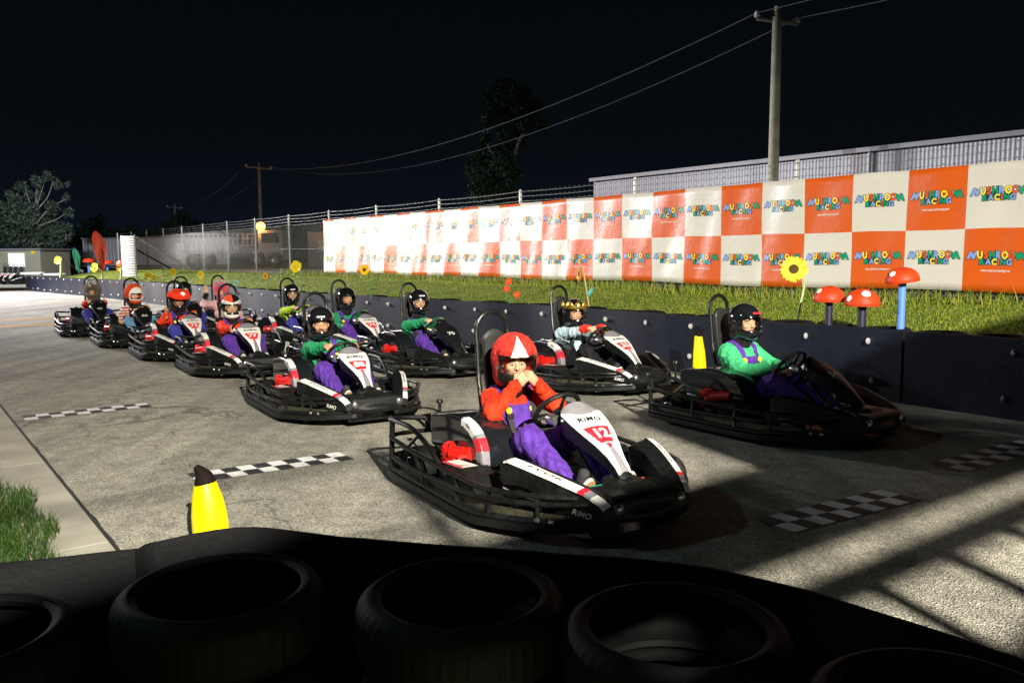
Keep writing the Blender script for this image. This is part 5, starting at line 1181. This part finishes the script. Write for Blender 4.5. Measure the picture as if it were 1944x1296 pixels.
def flower(c, R_, face, stem_pts, pm, cm, lab, n=20, rows=2, stem_r=.012, stem_m=None, leaves=(), name='sunflower', rc=.36, plen=.62, grp=None, cat='flower'):
    base = Vector(stem_pts[0]); o = empty(name, base); tag(o, lab, cat, grp)
    b = MB(); b.tube([Vector(p)-base for p in bez(stem_pts, 4)], stem_r, 8); b.build('stem', stem_m or M['stem'], o)
    F_ = Vector(face).normalized(); U = F_.orthogonal().normalized(); V_ = F_.cross(U); c = Vector(c)-base; b = MB()
    for r_ in range(rows):
        for i in range(n):
            a = 2*math.pi*(i+.5*r_)/n+rng.uniform(-.08, .08); d = U*math.cos(a)+V_*math.sin(a); sd = F_.cross(d); L_ = R_*plen*rng.uniform(.85, 1.12); w_ = R_*math.pi/n*1.25; p0 = c+d*R_*rc*.85+F_*.003*r_; bend = F_*rng.uniform(-.10, .22)*R_
            rowv = []
            for k_, (t, ww) in enumerate(((0, .55), (.35, 1), (.7, .75), (1, .05))):
                m_ = p0+d*L_*t+bend*t*t*(1-.5*r_); rowv += [m_-sd*w_*ww, m_+F_*R_*.035*(1-t), m_+sd*w_*ww]
            b.add(rowv, [(k_*3+j, k_*3+j+1, k_*3+j+4, k_*3+j+3) for k_ in range(3) for j in (0, 1)])
    b.build('petals', pm, o)
    b = MB(); m_ = Matrix((U, V_, F_)).transposed(); prof = [(0.0001, .05*R_*2), (R_*rc*.5, .045*R_*2), (R_*rc*.85, .03*R_*2), (R_*rc, 0), (R_*rc*.8, -.03), (.001, -.04)]; b.lathe(prof, 24); b.v = [tuple(m_ @ Vector(q)+c) for q in b.v]; b.build('flower_centre', cm, o)
    for (p, d, L_) in leaves:
        p = Vector(p)-base; d = Vector(d).normalized(); sd = d.cross(Vector((0, .3, 1))).normalized(); b = MB(); rv = []
        for t, ww in ((0, .1), (.3, .8), (.6, .9), (1, .05)): q = p+d*L_*t-Vector((0, 0, L_*.35*t*t)); rv += [q-sd*L_*.3*ww, q+Vector((0, 0, -.01)), q+sd*L_*.3*ww]
        b.add(rv, [(k_*3+j, k_*3+j+1, k_*3+j+4, k_*3+j+3) for k_ in range(3) for j in (0, 1)]); b.build('leaf', M['leaf'], o)
cam_dir = Vector((-.35, -1, .05))
def px(x, y, Y): return dep(x, y, Y)
flower(px(1507, 511, 10.9), .175, (-.35, -.9, .2), [px(1512, 614, 11.0), px(1519, 580, 10.98), px(1526, 545, 10.98), px(1526, 520, 10.97), px(1514, 512, 10.95)], M['petal'], M['seed'], 'large real sunflower in a pale pot on the barrier behind the kart numbered 34', 22, 3, .015, M['stem'], [(px(1522, 556, 10.98), (-.6, 0, .6), .09), (px(1524, 570, 10.98), (.8, 0, 0), .05)], rc=.42)
b = MB(); c = px(1517, 616, 10.9); b.lathe([(.0001, -.10), (.05, -.10), (.066, .012), (.070, .016), (.060, .014), (.045, -.02), (.0001, -.02)], 20, c); tag(b.build('flower_pot', M['white']), 'small white pot wedged behind the belt holding the large sunflower', 'flower pot')
for i, (x, y, yb, Y) in enumerate(((966, 534, 578, 15.6), (962, 548, 579, 15.6), (981, 559, 578, 15.6))):
    flower(px(x, y, Y), .062, cam_dir, [px(966+(i-1)*3, yb, Y), px((x+966)/2-3, (y+yb)/2, Y), px(x, y, Y)+Vector((0, .02, 0))], M['red_petal'], M['orange_petal'], ['red artificial flower, topmost of the three behind the barrier', 'red artificial flower, left middle of the three behind the barrier', 'red artificial flower, lowest right of the three behind the barrier'][i], 12, 3, .010, M['leaf'], [(px(964+i*6, 572, Y), (.6*(i-1)+.1, 0, .5), .10)], 'red_flower', rc=.3, plen=.8)
flower(px(1100, 520, 14.2), .14, (-1, -.15, 0), [px(1119, 586, 14.3), px(1114, 555, 14.3), px(1107, 508, 14.3)], M['petal'], M['seed'], 'artificial sunflower seen side-on on a straight wooden stick', 20, 2, .011, mat('bare wood', (.55, .40, .22), .7), (), rc=.4)
b = MB(); p_ = px(1114, 562, 14.25); b.add([p_, p_+Vector((.05, 0, .01)), p_+Vector((.10, 0, .09)), p_+Vector((.09, 0, .16)), p_+Vector((.03, 0, .09))], [(0, 1, 2, 3, 4)]); o_ = b.build('leaf', M['teal'])
sf_ = [q for q in bpy.data.objects if q.name.startswith('sunflower') and 'side-on' in q.get('label', '')][0]; o_.parent = sf_; o_.matrix_parent_inverse = Matrix.Translation(-sf_.location)
for x, y, yb, xb, Y, R_, lab, pm in ((692, 512, 568, 704, 17.6, .12, 'drooping artificial sunflower in front of the brightest part of the banner', 'petal'), (562, 506, 560, 574, 20.3, .155, 'large round yellow artificial sunflower behind the lime shirted driver', 'petal2'), (504, 524, 552, 508, 21.3, .085, 'small orange artificial flower left of the lime shirted driver', 'orange_petal')):
    flower(px(x, y, Y), R_, (-.3, -1, .1), [px(xb, yb, Y), px(xb, (y+yb)/2+4, Y), px((x+xb)/2+3, y+6, Y), px(x, y, Y)+Vector((0, .03, 0))], M[pm], M['seed'] if pm != 'petal2' else M['petal'], lab, 18, 3, .009, M['leaf'], [(px(xb, (y+yb)/2+10, Y), (.8, 0, .4), .14)], rc=.38)
for x, y, yb, xb, Y, R_, lab in ((110, 494, 530, 115, 40, .22, 'yellow balloon flower, leftmost, in front of the dark trees'), (179, 508, 538, 193, 37, .23, 'yellow balloon flower leaning left above the brown furry driver'), (226, 510, 540, 229, 35, .15, 'small yellow balloon flower just left of the ribbed panel'), (281, 523, 545, 284, 32, .15, 'yellow balloon flower, left of the low pair beyond the striped driver'), (292, 527, 545, 291, 31.5, .14, 'yellow balloon flower, right of the low pair beyond the striped driver'), (328, 516, 532, 331, 30, .15, 'yellow balloon flower above the black helmet behind the red capped driver'), (381, 521, 545, 380, 28, .14, 'yellow balloon flower left of the pink furry driver, upper bloom'), (381, 534, 548, 379, 27.8, .10, 'yellow balloon flower left of the pink furry driver, lower bloom')):
    flower(px(x, y, Y), R_, (-.2, -1, .15), [px(xb, yb, Y), px(xb+1, (y+yb)/2, Y), px((x+xb)/2+3, y+3, Y), px(x, y, Y)+Vector((0, .05, 0))], M['petal2'], M['orange_petal'], lab, 12, 2, .055 if Y > 34 else .03, M['pale_stem'], (), 'balloon_flower', rc=.35)
for i, (x, y) in enumerate(((432, 538), (448, 537), (444, 545))):
    flower(px(x, y, 24), .085, (-.2, -1, .15), [px(441, 551, 24), px((x+441)/2, (y+551)/2, 24), px(x, y, 24)+Vector((0, .03, 0))], mat('pale aqua petal %d' % i, (.30, .62, .55), .5), M['teal'], ['pale aqua artificial flower, upper left of the three', 'pale aqua artificial flower, upper right of the three', 'pale aqua artificial flower, lowest of the three'][i], 10, 2, .01, M['teal'], (), 'aqua_flower', rc=.4)
def banana(loc, rz, H, lab, flare, tip):
    o = empty('banana_prop', loc, rz); tag(o, lab, 'banana prop'); n = 28; prof = [(.105+flare, 0), (.088, .05), (.100, .12), (.098, .22), (.083, .34), (.060, .44)] if not flare else [(.17, .0), (.105, .035), (.085, .09), (.088, .20), (.078, .34), (.062, .44), (.050, .52)]
    v = []; 
    for r, z in prof:
        for i in range(n): a = 2*math.pi*i/n; k_ = 1+(.10*math.cos(4*a) if z < .06 and flare else .035*math.cos(4*a)); v.append((r*k_*math.cos(a)-.02*(z/.44)**2, r*k_*.85*math.sin(a), z*H/prof[-1][1]))
    f = [(j*n+i, j*n+(i+1) % n, (j+1)*n+(i+1) % n, (j+1)*n+i) for j in range(len(prof)-1) for i in range(n)]+[tuple((len(prof)-1)*n+i for i in range(n))]
    mk('peel', v, f, M['yellow'], o, sharp=50)
    r = prof[-1][0]; b = MB(); b.tube(bez([(-.02, 0, H-.004), (-.028, 0, H+.03), (-.045, 0, H+.06), (-.072, 0, H+.09)], 3), [r*1.0, r*.99, r*.93, r*.85, r*.76, r*.66, r*.56, r*.46, r*.36, r*.25][:10], 18); b.build('tip', M['brown_dark'], o)
banana(at(402, 1040), 0, .385, 'yellow banana cone with dark tip just beyond the foreground belt', 0, 1)
banana(W(7.15, 8.35, .0), .3, .60, 'flared yellow banana cone with dark tip beside the kart numbered 34', 1, 1)
# parked things by the hut
for i, (x, y, w_, lab) in enumerate(((104, 521, 1.1, 'low white plastic barrier block lying beyond the belt end'), (62, 519, 1.2, 'flat white sheet pile beside the belt end'))):
    b = MB(); q = dep(x, y, 50.5); b.box((q.x, q.y, q.z), (w_*.5, .3, .07), 0, None, .05); tag(b.build('barrier_block', M['white']), lab, 'barrier block')
# ------------------------------------------------------------------ unseen, added to shape shade on the near track (gantry with board and railing)
gt = empty('start_gantry', W(-5.5, .1, 0)); tag(gt, 'steel gantry with a solid board and barred railing below the floodlight behind the camera position', 'gantry'); ig = W(-5.5, .1, 0)
def gp(t, z): return W(-5.5, -1.8+(t+1.8)*.5, 8-(8-z)*.5)-ig   # high up near the floodlight
def board(name, pts):
    v = [gp(t, z)-A*.02 for t, z in pts]+[gp(t, z)+A*.02 for t, z in pts]; n = len(pts); f = [tuple(range(n)), tuple(range(2*n-1, n-1, -1))]+[(i, n+i, n+(i+1) % n, (i+1) % n) for i in range(n)]; mk(name, v, f, M['trim'], gt, smooth=False)
board('upper_board', [(2.62, 2.30), (2.80, 2.80), (2.52, 3.50), (9, 3.62), (9, 2.30)]); board('lower_board', [(-2.2, 1.70), (-2.2, 2.80), (.70, 2.81), (.70, 1.70)]); board('lower_board', [(.70, 2.245), (.70, 2.81), (.96, 2.81), (.96, 2.245)]); board('lower_board', [(.70, 1.70), (.70, 2.165), (.96, 2.165), (.96, 1.70)]); board('lower_board', [(.96, 1.70), (.96, 2.81), (2.78, 2.84), (2.60, 2.30), (1.75, 2.30), (1.5, 1.70)])  # boards outlined to cast the shade; small gap lights one foreground tyre
for z, t0, t1, r in ((2.12, 1.4, 9, .038), (1.66, 1.4, 9, .032), (3.52, -2.5, 2.55, .008), (2.97, -1.5, 1.4, .01), (1.1, 1.4, 9, .018)): b = MB(); b.tube([gp(t0, z), gp(t1, z)], r, 8); b.build('rail', M['galv'], gt)
for i in range(14): t = 1.4+i*.54; b = MB(); b.tube([gp(t+.1, 0), gp(t-.1, 2.17)], .028, 8); b.build('bar', M['galv'], gt)  # added bars that throw the lattice shadow on the ground
for t in (1.0, 9): b = MB(); b.tube([gp(t, -8), gp(t, 3.6)], .022, 8); b.build('post', M['galv'], gt)
# ------------------------------------------------------------------ karts and drivers
KW = make_kart('white'); KB = make_kart('black'); index_kids()
used = set()
def kart(lv, num, s_, t_, w_, lab, group='karts lined up on the starting grid'):
    src = KW if lv == 'white' else KB
    if lv in used: k_ = copy_tree(src)
    else: k_ = src; used.add(lv)
    k_.location = W(s_, t_, .0); k_.rotation_euler = (0, 0, YAW+math.pi+math.radians(w_-4.5)); tag(k_, lab, 'kart', group)
    if num: NUM.append((k_, num, lv))
    return k_
NUM = []
k12 = kart('white', '12', 4.38, 3.53, -1.9, 'nearest kart with white fairing numbered 12, driven by the red hooded driver')
k34 = kart('black', '34', 4.82, 6.7, 2.2, 'all black kart numbered 34 in deep shade at right')
k88 = kart('white', '88', 8.29, 3.85, -1.4, 'kart with white fairing numbered 88, directly behind kart 12 in the near row')
k33 = kart('white', '33', 7.86, 7.12, 0, 'kart with white fairing numbered 33 behind the black shaded kart')
k70 = kart('black', '70', 10.32, 6.25, 0, 'black kart numbered 70 in the middle of the far row')
k74 = kart('white', '74', 12.6, 6.2, 1, 'kart with white fairing numbered 74 behind kart 88')
k77 = kart('white', '77', 12.05, 4.10, -.8, 'kart with white fairing numbered 77, third in the near row')
k11 = kart('white', None, 14.55, 6.05, 0, 'kart with white fairing in the far row driven by the lime shirted driver')
k72 = kart('white', '72', 14.4, 3.98, .5, 'kart with white fairing numbered 72, fourth in the near row')
k66 = kart('black', '66', 16.98, 3.85, .7, 'black kart numbered 66, second from the left end of the near row')
k45 = kart('black', '45', 19.84, 3.65, 0, 'black kart numbered 45, leftmost and last in the near row')
kpk = kart('white', None, 17.85, 5.8, 0, 'kart of the waving pink furry driver in the far row')
kbk = kart('black', None, 17.6, 4.95, 0, 'black kart half hidden behind kart 72')
for i, (x, y) in enumerate(((33, 539), (22, 538), (12, 537.5), (2, 537))):
    q = at(x, y); kk = kart('white', None, q.dot(A), q.dot(B), -28, ['empty parked kart nearest the belt end', 'empty parked kart second from the belt end', 'empty parked kart third from the belt end', 'empty parked kart at the very left edge'][i], 'empty karts parked in front of the hut')
for k_, n_, l_ in NUM:
    fr = [c for c in bpy.data.objects if c.parent == k_ and c.name.startswith('steering_fairing')][0]
    if l_ == 'white': on_fair(n_, M['white'], .475, .155, fr, .035, .0, .74, 'number', .95)
    else: on_fair(n_, M['white'], .42, .14, fr, .03, .0, .74, 'number', 1.0)
make_driver(k12, 'person in a red hood with white diamond and red sleeves, hands at the mouth', 'red_cloth', 'purple', extra='hood', near=True, head=(.03, -.33, .895), yaw=-18, pitch=-6, hands=(('fist', ((.125, -.145, .765), (-.70, .15, .62), (-.50, .32, -.69), (.8, .2, -.8))), ('fist', ((-.040, -.150, .765), (.70, .15, .62), (-.50, -.32, .69), (-.8, .2, -.8)))))
make_driver(k34, 'person in a black helmet and bright green sleeves at the wheel of kart 34', 'mint_cloth', 'purple', near=True, head=(.02, -.35, .90), tall=.075, yaw=-10, pitch=-2, hands=(('grip', -58), ('grip', 232)), decal='red', girth=1.25, shut=True)
make_driver(k88, 'person with a dark moustache in an open black helmet, green sleeves, driving kart 88', 'green_cloth', 'purple', near=True, head=(.05, -.36, .90), yaw=-18, pitch=-6, hands=(('grip', 35), ('grip', 150)), mustache=True, visor=None, decal='white', skin='skin2', girth=1.12)
make_driver(k33, 'person with a gold crown on a clear visored helmet, pale blue suit with red cuffs', 'pale_blue', 'black_cloth', bib=False, near=True, head=(.02, -.33, .885), yaw=-8, pitch=-2, hands=(('grip', 60), ('grip', 130)), extra='crown', cuff='cuff_red', hel='gloss_black')
make_driver(k70, 'person in a black helmet with green sleeves and purple overalls in black kart 70', 'green_cloth', 'purple', near=True, head=(.0, -.36, .96), yaw=-10, pitch=-2, hands=(('grip', 60), ('grip', 130)), decal='white')
make_driver(k74, 'person with raised visor, green sleeves and one hand on the knee in kart 74', 'green_cloth', 'purple', head=(.0, -.36, .93), yaw=2, pitch=-4, hands=(('fist', ((.22, .02, .50), (.1, 1, -.2), (-1, .1, 0))), ('grip', 130)), visor=38, skin='skin2')
make_driver(k77, 'person in a red, white and black helmet with red sleeves driving kart 77', 'red_cloth', 'purple', head=(.03, -.38, .90), yaw=-5, pitch=-6, hands=(('grip', -5), ('grip', 120)), extra='tri')
make_driver(k11, 'person in a lime green shirt and black helmet in the far row', 'lime', 'blue', head=(.02, -.36, .94), yaw=-12, pitch=-4, hands=(('grip', 50), ('grip', 120)), decal='white')
make_driver(k72, 'person with a red cloth cap over the helmet, giving a thumbs up in kart 72', 'red_cloth', 'blue', head=(.02, -.38, .90), yaw=12, pitch=-6, hands=(('thumb', ((.26, -.12, .72), (-.05, .25, 1), (0, -1, .2), (.6, -.2, -.9))), ('grip', 130)), extra='cap', skin='skin2')
make_driver(k66, 'person in a red and white striped top and orange knitted head cover', 'stripe', 'denim', bib=False, head=(.02, -.34, .93), yaw=14, pitch=-14, hands=(('fist', ((.31, .02, .44), (.1, 1, -.2), (-1, .1, 0), (1, -.5, -.1))), ('grip', 130)), girth=1.15, extra='knit', visor=None)
make_driver(k45, 'person in a brown furry head cover with big eyes, red sleeves, in kart 45', 'red_cloth', 'blue', head=(.02, -.34, .93), yaw=-22, pitch=6, hands=(('grip', 40), ('grip', 140)), extra='fur_brown', noh=True)
make_driver(kpk, 'person in a pink furry head cover waving one black sleeved arm', 'pink_cloth', 'pink_cloth', bib=False, head=(.02, -.34, .95), yaw=-20, pitch=0, hands=(('open', ((.36, -.20, .86), (.05, .1, 1), (-1, .3, 0), (.5, -.3, -.9))), ('grip', 130)), extra='fur_pink', noh=True, cuff='black_cloth', sleeve_end=.99)
make_driver(kbk, 'person in a plain black helmet half hidden behind the red capped driver', 'black_cloth', 'blue', head=(.0, -.36, .95), yaw=10, hands=(('grip', 50), ('grip', 130)))
